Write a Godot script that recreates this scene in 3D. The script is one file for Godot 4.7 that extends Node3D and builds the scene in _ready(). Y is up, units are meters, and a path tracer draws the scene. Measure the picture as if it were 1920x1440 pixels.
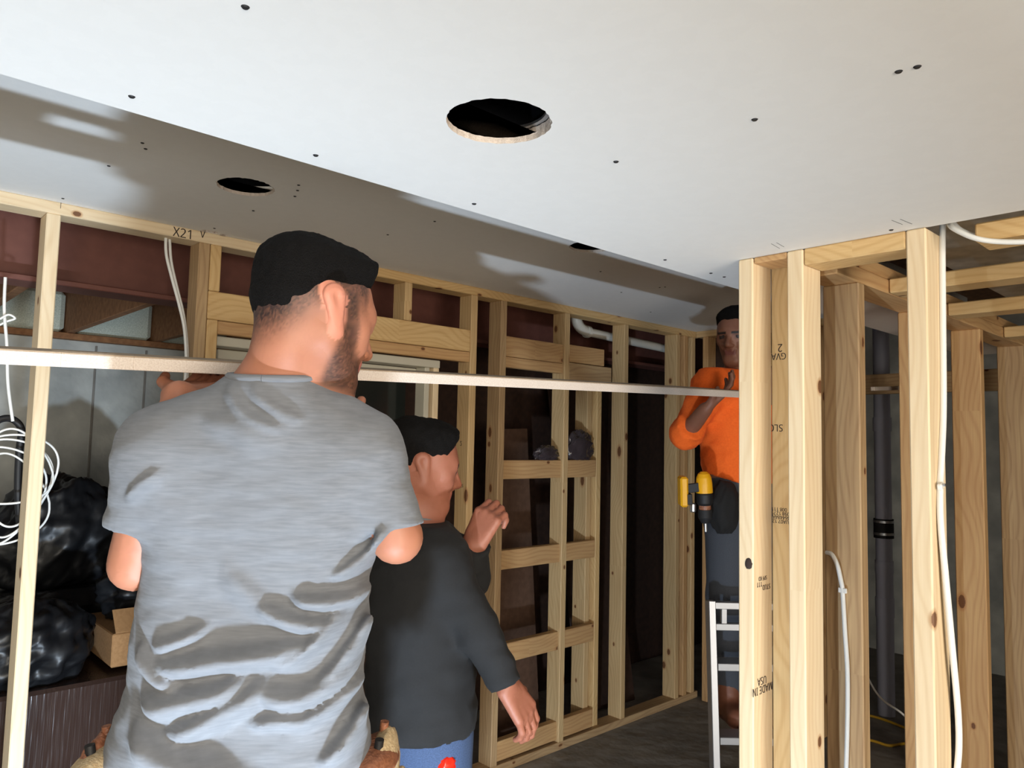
extends Node3D
# Basement room being framed: dropped drywall ceiling, open stud walls, three workers carrying a drywall strip.

const CAM := Vector3(0, 1.52, 0)
const FOC := 1400.0
var cr: Vector3
var cu: Vector3
var cf: Vector3
var hr: Vector3      # horizontal right of the view
var hf: Vector3      # horizontal forward of the view
var rng := RandomNumberGenerator.new()
var M := {}
var wood: Array[StandardMaterial3D] = []
var mesh_cache := {}
var taken := {}

# ---------------------------------------------------------------- pixel directions of the photograph (1920 x 1440)
func ray(px: float, py: float) -> Vector3:
	return cr * ((px - 960.0) / FOC) - cu * ((py - 720.0) / FOC) + cf
func at(px: float, py: float, d: float) -> Vector3:
	return CAM + ray(px, py) * d
func on_z(px: float, py: float, z: float) -> Vector3:
	var r := ray(px, py)
	return CAM + r * (z / r.z)
func on_x(px: float, py: float, x: float) -> Vector3:
	var r := ray(px, py)
	return CAM + r * (x / r.x)
func on_y(px: float, py: float, y: float) -> Vector3:
	var r := ray(px, py)
	return CAM + r * ((y - CAM.y) / r.y)

# ---------------------------------------------------------------- nodes
func numbered(called: String) -> String:
	if not taken.has(called):
		taken[called] = 0
		return called
	taken[called] += 1
	return "%s_%03d" % [called, taken[called]]
func tag(o: Node3D, label: String, category := "", group := "", kind := "") -> Node3D:
	o.set_meta("label", label)
	if category: o.set_meta("category", category)
	if group: o.set_meta("group", group)
	if kind: o.set_meta("kind", kind)
	return o
func thing(called: String, label: String, category: String, where := Vector3.ZERO, group := "") -> Node3D:
	var o := Node3D.new()
	o.name = numbered(called)
	add_child(o)
	o.position = where
	tag(o, label, category, group)
	return o
func structure(called: String, label: String) -> Node3D:
	var o := Node3D.new()
	o.name = numbered(called)
	add_child(o)
	tag(o, label, "", "", "structure")
	return o
func put(parent: Node3D, called: String, mesh: Mesh, m: Material, where := Vector3.ZERO, turn := Basis.IDENTITY) -> MeshInstance3D:
	var o := MeshInstance3D.new()
	o.mesh = mesh
	o.material_override = m
	if parent == self:
		o.name = numbered(called)
		add_child(o)
	else:
		o.name = called
		parent.add_child(o, true)
	o.global_transform = Transform3D(turn, where)
	return o

# ---------------------------------------------------------------- materials
func mat(c: Color, rough := 0.8, metal := 0.0) -> StandardMaterial3D:
	var m := StandardMaterial3D.new()
	m.albedo_color = c
	m.roughness = rough
	m.metallic = metal
	m.cull_mode = BaseMaterial3D.CULL_DISABLED
	return m
func rgb(r: int, g: int, b: int) -> Color:
	return Color(r / 255.0, g / 255.0, b / 255.0)
func noise(seed_: int, freq: float, oct := 3) -> FastNoiseLite:
	var n := FastNoiseLite.new()
	n.seed = seed_
	n.frequency = freq
	n.fractal_octaves = oct
	n.noise_type = FastNoiseLite.TYPE_SIMPLEX_SMOOTH
	return n
func speckle(seed_: int, freq: float, dark: Color, light: Color, w := 512, h := 512, oct := 4) -> NoiseTexture2D:
	var t := NoiseTexture2D.new()
	t.width = w
	t.height = h
	t.seamless = true
	t.noise = noise(seed_, freq, oct)
	var g := Gradient.new()
	g.offsets = PackedFloat32Array([0.15, 0.85])
	g.colors = PackedColorArray([dark, light])
	t.color_ramp = g
	return t
func bumps(seed_: int, freq: float, strength: float, oct := 4) -> NoiseTexture2D:
	var t := NoiseTexture2D.new()
	t.width = 512
	t.height = 512
	t.seamless = true
	t.as_normal_map = true
	t.bump_strength = strength
	t.noise = noise(seed_, freq, oct)
	return t
func grainy(seed_: int, freq: float, dark: Color, light: Color, scale: float, rough := 0.9, bump := 0.0) -> StandardMaterial3D:
	var m := mat(Color.WHITE, rough)
	m.albedo_texture = speckle(seed_, freq, dark, light)
	m.uv1_triplanar = true
	m.uv1_world_triplanar = true
	m.uv1_scale = Vector3.ONE * scale
	if bump > 0.0:
		m.normal_enabled = true
		m.normal_texture = bumps(seed_ + 7, freq * 2.0, 4.0)
		m.normal_scale = bump
	return m
# sawn softwood: u across the grain (0.2 m), v along it (1.6 m)
func wood_material(seed_: int, pale: Color, dark: Color, knots: int, flat: float) -> StandardMaterial3D:
	var w := 128
	var h := 1024
	var im := Image.create(w, h, false, Image.FORMAT_RGB8)
	var wav := noise(seed_, 0.004, 2)
	var fin := noise(seed_ + 1, 0.09, 2)
	var big := noise(seed_ + 2, 0.011, 2)
	var r := RandomNumberGenerator.new()
	r.seed = seed_ * 77
	var ks := []
	for i in knots:
		ks.append([r.randf_range(10, w - 10), r.randf_range(20, h - 20), r.randf_range(3.0, 7.5), r.randf_range(1.3, 2.4)])
	for y in h:
		for x in w:
			var bend := 0.0
			var kd := 9.0
			for kk in ks:
				var dx: float = (x - kk[0]) / kk[2]
				var dy: float = (y - kk[1]) / (kk[2] * kk[3])
				var e := dx * dx + dy * dy
				if e < 60.0:
					bend += 5.0 * exp(-e / 8.0) * signf(dx)
					kd = minf(kd, sqrt(e))
			var s: float = x + bend + wav.get_noise_2d(x * 0.6, y * 0.55) * 46.0 * flat
			var ring := 0.5 + 0.5 * sin(s * 0.52 + big.get_noise_2d(x, y * 0.15) * 6.0)
			ring = ring * ring * ring
			var f := fin.get_noise_2d(x * 3.0, y * 0.10) * 0.5 + 0.5
			var b := big.get_noise_2d(x * 2.0 + 400.0, y * 0.25) * 0.5 + 0.5
			var k := clampf(0.30 * ring + 0.30 * f + 0.40 * b - 0.12, 0.0, 1.0)
			var c := pale.lerp(dark, k)
			if kd < 1.0:
				c = c.lerp(rgb(96, 56, 30), 0.85)
			elif kd < 1.7:
				c = c.lerp(rgb(160, 104, 60), 0.55 * (1.7 - kd) / 0.7)
			im.set_pixel(x, y, c)
	var m := mat(Color.WHITE, 0.62)
	m.albedo_texture = ImageTexture.create_from_image(im)
	m.resource_name = "softwood"
	return m
func make_materials() -> void:
	wood.append(wood_material(3, rgb(236, 216, 182), rgb(214, 184, 142), 2, 0.5))    # 0 cream
	wood.append(wood_material(5, rgb(222, 190, 136), rgb(190, 146, 92), 4, 1.2))     # 1 yellow, flat-sawn
	wood.append(wood_material(9, rgb(206, 168, 118), rgb(168, 122, 78), 3, 0.8))     # 2 orange brown
	wood.append(wood_material(14, rgb(196, 166, 124), rgb(146, 112, 78), 6, 0.7))    # 3 weathered, knotty
	wood.append(wood_material(21, rgb(214, 184, 136), rgb(178, 140, 94), 5, 0.9))    # 4 middling, knotty
	M.drywall = grainy(31, 0.03, rgb(231, 230, 227), rgb(233, 232, 229), 1.2, 0.92)
	M.drywall_core = grainy(32, 0.08, rgb(206, 190, 176), rgb(228, 216, 204), 6.0, 0.95, 0.6)
	M.paper_back = grainy(33, 0.05, rgb(150, 130, 108), rgb(174, 154, 130), 3.0, 0.95)
	M.concrete = grainy(41, 0.012, rgb(170, 174, 172), rgb(206, 209, 204), 0.5, 0.9, 0.5)
	M.slab = grainy(43, 0.012, rgb(120, 116, 111), rgb(146, 142, 136), 0.6, 0.85, 0.4)
	M.steel_red = grainy(47, 0.02, rgb(112, 68, 58), rgb(120, 74, 63), 1.5, 0.6)
	M.joist = grainy(49, 0.02, rgb(128, 88, 56), rgb(158, 112, 74), 2.0, 0.8)
	M.insul = grainy(51, 0.05, rgb(186, 196, 182), rgb(224, 230, 218), 4.0, 1.0, 1.0)
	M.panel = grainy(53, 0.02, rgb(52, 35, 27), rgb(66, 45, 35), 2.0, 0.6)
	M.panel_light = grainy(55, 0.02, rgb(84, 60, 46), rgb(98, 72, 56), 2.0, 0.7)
	M.cable = mat(rgb(232, 232, 228), 0.45)
	M.cord_yellow = mat(rgb(214, 170, 50), 0.5)
	M.black = mat(rgb(22, 22, 24), 0.6)
	M.black_gloss = mat(rgb(20, 21, 24), 0.22)
	M.rubber = mat(rgb(24, 24, 26), 0.7)
	M.bag = mat(rgb(20, 21, 24), 0.42)
	M.bag.normal_enabled = true
	M.bag.normal_texture = bumps(61, 0.008, 9.0, 2)
	M.bag.uv1_triplanar = true
	M.bag.uv1_scale = Vector3.ONE * 2.4
	M.film = mat(rgb(58, 43, 38), 0.2)
	M.film.normal_enabled = true
	M.film.normal_texture = bumps(63, 0.02, 8.0, 2)
	M.film.normal_scale = 0.4
	M.film.uv1_triplanar = true
	M.film.uv1_world_triplanar = true
	M.film.uv1_scale = Vector3(9.0, 0.35, 9.0)
	M.carton = grainy(65, 0.04, rgb(158, 118, 76), rgb(176, 134, 90), 3.0, 0.85)
	M.pvc = mat(rgb(226, 224, 214), 0.35)
	M.pvc_grey = mat(rgb(172, 174, 190), 0.45)
	M.metal = mat(rgb(196, 198, 202), 0.32, 0.9)
	M.alu = mat(rgb(168, 170, 174), 0.42, 0.85)
	M.galv = grainy(67, 0.015, rgb(150, 148, 140), rgb(184, 182, 172), 1.4, 0.42)
	M.galv.metallic = 0.6
	M.screw = mat(rgb(40, 40, 42), 0.5, 0.3)
	M.ink = mat(rgb(56, 44, 40), 0.9)
	M.pencil = mat(rgb(92, 90, 90), 0.9)
	M.yellow = mat(rgb(236, 172, 20), 0.4)
	M.leather = grainy(69, 0.03, rgb(120, 72, 48), rgb(168, 112, 82), 5.0, 0.45, 0.8)
	M.suede = grainy(71, 0.04, rgb(176, 148, 108), rgb(206, 186, 150), 5.0, 0.9, 0.8)
	M.red = mat(rgb(206, 38, 20), 0.25)
	M.blue_box = mat(rgb(92, 116, 140), 0.5)
	M.clear_bag = mat(rgb(62, 54, 57), 0.16)
	M.shirt = mat(Color.WHITE, 0.95)
	M.shirt.albedo_texture = speckle(73, 0.02, rgb(103, 105, 109), rgb(121, 123, 127), 512, 512, 5)
	M.shirt.uv1_triplanar = true
	M.shirt.uv1_scale = Vector3(2.2, 16.0, 2.2)
	M.shirt.rim_enabled = true
	M.shirt.rim = 0.12
	M.orange = grainy(75, 0.04, rgb(226, 92, 18), rgb(240, 106, 28), 5.0, 0.9)
	M.jacket = grainy(77, 0.05, rgb(18, 18, 19), rgb(24, 24, 25), 6.0, 0.9)
	M.jeans = grainy(79, 0.06, rgb(44, 60, 88), rgb(66, 84, 116), 8.0, 0.9)
	M.work_trousers = grainy(81, 0.06, rgb(52, 56, 64), rgb(66, 70, 78), 8.0, 0.9)
	M.boot = mat(rgb(106, 62, 42), 0.6)
	M.hair = mat(rgb(13, 11, 10), 0.85)
	M.hair.metallic_specular = 0.25
	M.hair.normal_enabled = true
	M.hair.normal_texture = bumps(83, 0.16, 5.0, 3)
	M.hair.uv1_triplanar = true
	M.hair.uv1_scale = Vector3(9, 3, 9)
	M.skin = mat(Color.WHITE, 0.55)
	M.skin.vertex_color_use_as_albedo = true
	M.glass_dark = mat(rgb(34, 38, 36), 0.12)
	M.frame_pale = mat(rgb(196, 190, 172), 0.6)

# ---------------------------------------------------------------- meshes
func tri(st: SurfaceTool, a: Vector3, b: Vector3, c: Vector3, n: Vector3, ua := Vector2.ZERO, ub := Vector2.ZERO, uc := Vector2.ZERO) -> void:
	var flip := (b - a).cross(c - a).dot(n) > 0.0
	st.set_normal(n); st.set_uv(ua); st.add_vertex(a)
	if flip:
		st.set_normal(n); st.set_uv(uc); st.add_vertex(c)
		st.set_normal(n); st.set_uv(ub); st.add_vertex(b)
	else:
		st.set_normal(n); st.set_uv(ub); st.add_vertex(b)
		st.set_normal(n); st.set_uv(uc); st.add_vertex(c)
# a box with eased edges, centred on the origin; u across and v along the longest side
func eased_box(size: Vector3, ease := 0.003, variant := 0) -> ArrayMesh:
	var key := "%.4f %.4f %.4f %.4f %d" % [size.x, size.y, size.z, ease, variant]
	if mesh_cache.has(key):
		return mesh_cache[key]
	var st := SurfaceTool.new()
	st.begin(Mesh.PRIMITIVE_TRIANGLES)
	var h := size * 0.5
	ease = minf(ease, minf(h.x, minf(h.y, h.z)) * 0.45)
	var l := size.max_axis_index()
	var off := Vector2(variant * 0.37, variant * 0.291)
	var uv := func(p: Vector3) -> Vector2:
		var q := p
		var v := q[l] / 1.6
		q[l] = 0.0
		return off + Vector2((q.x + q.y + q.z) / 0.2, v)
	var quad := func(a: Vector3, b: Vector3, c: Vector3, d: Vector3) -> void:
		var n := (b - a).cross(d - a).normalized()
		if n.dot(a + b + c + d) < 0.0:
			n = -n
		tri(st, a, b, c, n, uv.call(a), uv.call(b), uv.call(c))
		tri(st, a, c, d, n, uv.call(a), uv.call(c), uv.call(d))
	for i in 3:
		var j := (i + 1) % 3
		var k := (i + 2) % 3
		for s: float in [-1.0, 1.0]:
			var ps := []
			for q: Vector2 in [Vector2(-1, -1), Vector2(1, -1), Vector2(1, 1), Vector2(-1, 1)]:
				var p := Vector3.ZERO
				p[i] = s * h[i]
				p[j] = q.x * (h[j] - ease)
				p[k] = q.y * (h[k] - ease)
				ps.append(p)
			quad.call(ps[0], ps[1], ps[2], ps[3])
			for t: float in [-1.0, 1.0]:     # edge between face i,s and face j,t
				var e := []
				for w: float in [-1.0, 1.0]:
					var p := Vector3.ZERO
					p[i] = s * h[i]; p[j] = t * (h[j] - ease); p[k] = w * (h[k] - ease)
					var p2 := Vector3.ZERO
					p2[i] = s * (h[i] - ease); p2[j] = t * h[j]; p2[k] = w * (h[k] - ease)
					e.append(p); e.append(p2)
				quad.call(e[0], e[1], e[3], e[2])
	for sx: float in [-1.0, 1.0]:
		for sy: float in [-1.0, 1.0]:
			for sz: float in [-1.0, 1.0]:
				var sg := Vector3(sx, sy, sz)
				var a := sg * (h - Vector3(0, ease, ease))
				var b := sg * (h - Vector3(ease, 0, ease))
				var c := sg * (h - Vector3(ease, ease, 0))
				tri(st, a, b, c, sg.normalized(), uv.call(a), uv.call(b), uv.call(c))
	mesh_cache[key] = st.commit()
	return mesh_cache[key]
var piece_count := 0
func box(parent: Node3D, called: String, lo: Vector3, hi: Vector3, m: Material, ease := 0.003) -> MeshInstance3D:
	piece_count += 1
	return put(parent, called, eased_box((hi - lo).abs(), ease, piece_count % 5), m, (lo + hi) * 0.5)
func bar(parent: Node3D, called: String, a: Vector3, b: Vector3, w: float, t: float, m: Material, up := Vector3.UP, ease := 0.002) -> MeshInstance3D:
	var y := (b - a).normalized()
	if absf(y.dot(up)) > 0.98:
		up = Vector3(0, 0, 1)
	var x := y.cross(up).normalized()
	var z := x.cross(y)
	return put(parent, called, eased_box(Vector3(w, a.distance_to(b), t), ease, 0), m, (a + b) * 0.5, Basis(x, y, z))
func smooth_path(pts: Array, steps := 8) -> PackedVector3Array:
	var out := PackedVector3Array()
	var n := pts.size()
	for i in n - 1:
		var p0: Vector3 = pts[maxi(i - 1, 0)]
		var p1: Vector3 = pts[i]
		var p2: Vector3 = pts[i + 1]
		var p3: Vector3 = pts[mini(i + 2, n - 1)]
		for s in steps:
			var t := float(s) / steps
			out.append(p1.cubic_interpolate(p2, p0, p3, t))
	out.append(pts[n - 1])
	return out
# a tube along points; flat < 1 squashes it like a flat cable across `wide`
func tube_into(st: SurfaceTool, path: PackedVector3Array, r: float, sides := 8, caps := true, r_end := -1.0) -> void:
	if r_end < 0.0:
		r_end = r
	var n := path.size()
	var x := Vector3.ZERO
	var rings := []
	for i in n:
		var d := (path[mini(i + 1, n - 1)] - path[maxi(i - 1, 0)]).normalized()
		if x == Vector3.ZERO:
			x = d.cross(Vector3(0.31, 0.2, 0.93)).normalized()
		x = (x - d * x.dot(d)).normalized()
		var z := d.cross(x)
		var ring := PackedVector3Array()
		for s in sides:
			var a := TAU * s / sides
			ring.append(x * cos(a) + z * sin(a))
		rings.append(ring)
	for i in n - 1:
		var ra := lerpf(r, r_end, float(i) / (n - 1))
		var rb := lerpf(r, r_end, float(i + 1) / (n - 1))
		for s in sides:
			var s2 := (s + 1) % sides
			var c := [[path[i] + rings[i][s] * ra, rings[i][s]], [path[i] + rings[i][s2] * ra, rings[i][s2]], [path[i + 1] + rings[i + 1][s2] * rb, rings[i + 1][s2]], [path[i + 1] + rings[i + 1][s] * rb, rings[i + 1][s]]]
			var order := [0, 1, 2, 0, 2, 3]
			if (c[1][0] - c[0][0]).cross(c[2][0] - c[0][0]).dot(c[0][1]) > 0.0:
				order = [0, 2, 1, 0, 3, 2]
			for q in order:
				st.set_normal(c[q][1]); st.set_uv(Vector2.ZERO); st.add_vertex(c[q][0])
	if caps:
		for e in [0, n - 1]:
			var d := (path[1] - path[0]).normalized() * -1.0 if e == 0 else (path[n - 1] - path[n - 2]).normalized()
			var rr := r if e == 0 else r_end
			for s in sides:
				tri(st, path[e], path[e] + rings[e][s] * rr, path[e] + rings[e][(s + 1) % sides] * rr, d)
func tube(parent: Node3D, called: String, pts: Array, r: float, m: Material, sides := 8, steps := 8) -> MeshInstance3D:
	var st := SurfaceTool.new()
	st.begin(Mesh.PRIMITIVE_TRIANGLES)
	var o: Vector3 = pts[0]
	var local := []
	for p: Vector3 in pts:
		local.append(p - o)
	tube_into(st, smooth_path(local, steps), r, sides)
	return put(parent, called, st.commit(), m, o)
# profile [[radius, height]...] turned about +y
func lathe(profile: Array, sides := 24) -> ArrayMesh:
	var st := SurfaceTool.new()
	st.begin(Mesh.PRIMITIVE_TRIANGLES)
	for i in profile.size() - 1:
		var r0: float = profile[i][0]
		var y0: float = profile[i][1]
		var r1: float = profile[i + 1][0]
		var y1: float = profile[i + 1][1]
		var sl := Vector2(y1 - y0, r0 - r1).normalized()
		for s in sides:
			var a0 := TAU * s / sides
			var a1 := TAU * (s + 1) / sides
			var d0 := Vector3(cos(a0), 0, sin(a0))
			var d1 := Vector3(cos(a1), 0, sin(a1))
			var p := [d0 * r0 + Vector3.UP * y0, d1 * r0 + Vector3.UP * y0, d1 * r1 + Vector3.UP * y1, d0 * r1 + Vector3.UP * y1]
			var n0 := d0 * sl.x + Vector3.UP * sl.y
			var n1 := d1 * sl.x + Vector3.UP * sl.y
			var ns := [n0, n1, n1, n0]
			for q in [0, 1, 2, 0, 2, 3]:
				st.set_normal(ns[q]); st.set_uv(Vector2.ZERO); st.add_vertex(p[q])
	return st.commit()
func axis_to(d: Vector3) -> Basis:
	var y := d.normalized()
	var x := y.cross(Vector3(0.13, 0.11, 0.98)).normalized()
	return Basis(x, y, x.cross(y))
# a lumpy closed skin (bags, crumpled plastic)
func lump(radii: Vector3, seed_: int, rough: float, freq: float, flat_bottom := -0.7, seg := 56) -> ArrayMesh:
	var st := SurfaceTool.new()
	st.begin(Mesh.PRIMITIVE_TRIANGLES)
	st.set_smooth_group(0)
	var n := noise(seed_, freq, 3)
	n.fractal_type = FastNoiseLite.FRACTAL_RIDGED
	var rows := seg / 2
	var pts := []
	for i in rows + 1:
		var row := PackedVector3Array()
		for j in seg:
			var th := PI * i / rows
			var ph := TAU * j / seg
			var d := Vector3(sin(th) * cos(ph), cos(th), sin(th) * sin(ph))
			var k := 1.0 + rough * (n.get_noise_3dv(d * 10.0) + 0.35 * n.get_noise_3dv(d * 27.0 + Vector3(5, 1, 2)))
			var p := d * k
			p.y = maxf(p.y, flat_bottom)
			row.append(p * radii)
		pts.append(row)
	for i in rows:
		for j in seg:
			var j2 := (j + 1) % seg
			for q in [[i, j], [i, j2], [i + 1, j2], [i, j], [i + 1, j2], [i + 1, j]]:
				st.add_vertex(pts[q[0]][q[1]])
	st.index()
	st.generate_normals()
	return st.commit()
func stamp(parent: Node3D, text: String, where: Vector3, right: Vector3, up: Vector3, size: float, m: Material) -> void:
	var t := TextMesh.new()
	var f := SystemFont.new()
	f.font_names = PackedStringArray(["Droid Sans"])
	t.font = f
	t.text = text
	t.font_size = 32
	t.pixel_size = size / 23.0
	t.depth = 0.0006
	t.curve_step = 4.0
	var x := right.normalized()
	var z := x.cross(up).normalized()
	put(parent, "stamp", t, m, where, Basis(x, z.cross(x), z))

# ---------------------------------------------------------------- bodies: smooth-joined tapered capsules meshed as surface nets
class Field:
	var a := PackedVector3Array()
	var b := PackedVector3Array()
	var ra := PackedFloat32Array()
	var rb := PackedFloat32Array()
	var k := PackedFloat32Array()
	var fl := PackedFloat32Array()
	var fn := PackedVector3Array()
	var cut := PackedByteArray()
	var planes: Array[Plane] = []      # keep the side the plane does not look to
	var bulge: Callable
	var clip := {}                     # one capsule's own end plane
	var most := 0.0
	func cap(p: Vector3, q: Vector3, r0: float, r1: float, kk := 0.02, flat := 1.0, axis := Vector3.ZERO, carve := false) -> void:
		a.append(p); b.append(q); ra.append(r0); rb.append(r1); k.append(kk); fl.append(flat); fn.append(axis); cut.append(1 if carve else 0)
	func one(i: int, p: Vector3) -> float:
		var ab := b[i] - a[i]
		var ap := p - a[i]
		var t := clampf(ap.dot(ab) / maxf(ab.length_squared(), 1e-9), 0.0, 1.0)
		var q := ap - ab * t
		if fl[i] != 1.0:
			q += fn[i] * (q.dot(fn[i]) * (fl[i] - 1.0))
		var d := q.length() - lerpf(ra[i], rb[i], t)
		if clip.has(i):
			d = maxf(d, (clip[i] as Plane).distance_to(p))
		return d
	func end_last(plane: Plane) -> void:
		clip[a.size() - 1] = plane
	func value(p: Vector3, which: PackedInt32Array) -> float:
		var d := 1.0
		for i in which:
			var e := one(i, p)
			var kk := k[i]
			if cut[i]:
				var h := clampf(0.5 - 0.5 * (e + d) / kk, 0.0, 1.0)
				d = lerpf(d, -e, h) + kk * h * (1.0 - h)
			else:
				var h := clampf(0.5 + 0.5 * (d - e) / kk, 0.0, 1.0)
				d = lerpf(d, e, h) - kk * h * (1.0 - h)
		if bulge.is_valid():
			d -= bulge.call(p)
		for pl in planes:
			d = maxf(d, pl.distance_to(p))
		return d
	func near(p: Vector3, reach: float) -> PackedInt32Array:
		var ds := PackedFloat32Array()
		var least := 1e9
		for i in a.size():
			var e := one(i, p)
			ds.append(e)
			if not cut[i]:
				least = minf(least, e)
		var out := PackedInt32Array()
		if least > reach * 2.2 + most + 0.03:
			return out
		for i in a.size():
			if ds[i] < maxf(least, -reach) + reach * 2.6 + k[i]:
				out.append(i)
		return out

class Hull:
	var v := PackedVector3Array()
	var n := PackedVector3Array()
	var c := PackedColorArray()
	var ix := PackedInt32Array()
	func mesh() -> ArrayMesh:
		var arr := []
		arr.resize(Mesh.ARRAY_MAX)
		arr[Mesh.ARRAY_VERTEX] = v
		arr[Mesh.ARRAY_NORMAL] = n
		if c.size() == v.size():
			arr[Mesh.ARRAY_COLOR] = c
		arr[Mesh.ARRAY_INDEX] = ix
		var m := ArrayMesh.new()
		m.add_surface_from_arrays(Mesh.PRIMITIVE_TRIANGLES, arr)
		return m

func net(f: Field, lo: Vector3, hi: Vector3, h: float, s: Hull, colour = null) -> void:
	const B := 6
	var nx := int(ceil((hi.x - lo.x) / h / B)) * B + 1
	var ny := int(ceil((hi.y - lo.y) / h / B)) * B + 1
	var nz := int(ceil((hi.z - lo.z) / h / B)) * B + 1
	var sx := 1
	var sy := nx
	var sz := nx * ny
	var g := PackedFloat32Array()
	g.resize(nx * ny * nz)
	g.fill(1.0)
	var live := []
	var half := B * h * 0.5
	for bz in (nz - 1) / B + 1:
		for by in (ny - 1) / B + 1:
			for bx in (nx - 1) / B + 1:
				var c := lo + Vector3(bx * B, by * B, bz * B) * h + Vector3.ONE * half
				var which := f.near(c, half * 1.8)
				if which.is_empty():
					continue
				var mid := f.value(c, which)
				var inside := mid < -(half * 3.4 + f.most + 0.02)
				if not inside and mid > half * 3.4 + f.most + 0.02:
					continue
				if not inside:
					live.append(Vector3i(bx, by, bz))
				for z in range(bz * B, mini(bz * B + B, nz)):
					for y in range(by * B, mini(by * B + B, ny)):
						var at0 := z * sz + y * sy
						for x in range(bx * B, mini(bx * B + B, nx)):
							g[at0 + x] = -1.0 if inside else f.value(lo + Vector3(x, y, z) * h, which)
	var id := PackedInt32Array()
	id.resize(nx * ny * nz)
	id.fill(-1)
	var first := s.v.size()
	var offs := [0, sx, sy, sx + sy, sz, sx + sz, sy + sz, sx + sy + sz]
	var corner := [Vector3(0, 0, 0), Vector3(1, 0, 0), Vector3(0, 1, 0), Vector3(1, 1, 0), Vector3(0, 0, 1), Vector3(1, 0, 1), Vector3(0, 1, 1), Vector3(1, 1, 1)]
	var edges := [[0, 1], [2, 3], [4, 5], [6, 7], [0, 2], [1, 3], [4, 6], [5, 7], [0, 4], [1, 5], [2, 6], [3, 7]]
	for bl: Vector3i in live:
		for z in range(bl.z * B, mini(bl.z * B + B, nz - 1)):
			for y in range(bl.y * B, mini(bl.y * B + B, ny - 1)):
				for x in range(bl.x * B, mini(bl.x * B + B, nx - 1)):
					var o := z * sz + y * sy + x
					var neg := 0
					for q in 8:
						if g[o + offs[q]] < 0.0:
							neg += 1
					if neg == 0 or neg == 8:
						continue
					var sum := Vector3.ZERO
					var cnt := 0
					for e in edges:
						var d0 := g[o + offs[e[0]]]
						var d1 := g[o + offs[e[1]]]
						if (d0 < 0.0) != (d1 < 0.0):
							var p0: Vector3 = corner[e[0]]
							sum += p0.lerp(corner[e[1]], d0 / (d0 - d1))
							cnt += 1
					id[o] = s.v.size()
					var p := lo + (Vector3(x, y, z) + sum / cnt) * h
					s.v.append(p)
					s.n.append(Vector3.ZERO)
					if colour != null:
						s.c.append(colour.call(p))
	for bl: Vector3i in live:
		for z in range(bl.z * B, mini(bl.z * B + B, nz - 1)):
			for y in range(bl.y * B, mini(bl.y * B + B, ny - 1)):
				for x in range(bl.x * B, mini(bl.x * B + B, nx - 1)):
					var o := z * sz + y * sy + x
					if id[o] < 0:
						continue
					var d0 := g[o] < 0.0
					for ax in 3:
						var st: int = [sx, sy, sz][ax]
						var u: int = [sy, sz, sx][ax]
						var w: int = [sz, sx, sy][ax]
						var lim: bool = [y > 0 and z > 0, z > 0 and x > 0, x > 0 and y > 0][ax]
						if not lim:
							continue
						var d1 := g[o + st] < 0.0
						if d0 == d1:
							continue
						var q0 := id[o]
						var q1 := id[o - u]
						var q2 := id[o - u - w]
						var q3 := id[o - w]
						if q0 < 0 or q1 < 0 or q2 < 0 or q3 < 0:
							continue
						if d0:
							s.ix.append_array(PackedInt32Array([q0, q2, q1, q0, q3, q2]))
						else:
							s.ix.append_array(PackedInt32Array([q0, q1, q2, q0, q2, q3]))
						var nn := (s.v[q2] - s.v[q0]).cross(s.v[q3] - s.v[q1])
						nn = nn if d0 else -nn
						s.n[q0] += nn; s.n[q1] += nn; s.n[q2] += nn; s.n[q3] += nn
	# outward normals: check one sample against the field
	var flip := 0
	var all := PackedInt32Array(range(f.a.size()))
	for i in range(first, s.v.size(), maxi(1, (s.v.size() - first) / 15)):
		var nv := s.n[i].normalized()
		if f.value(s.v[i] + nv * h, all) < f.value(s.v[i] - nv * h, all):
			flip += 1
		else:
			flip -= 1
	for i in range(first, s.v.size()):
		s.n[i] = (-s.n[i] if flip > 0 else s.n[i]).normalized()

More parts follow.
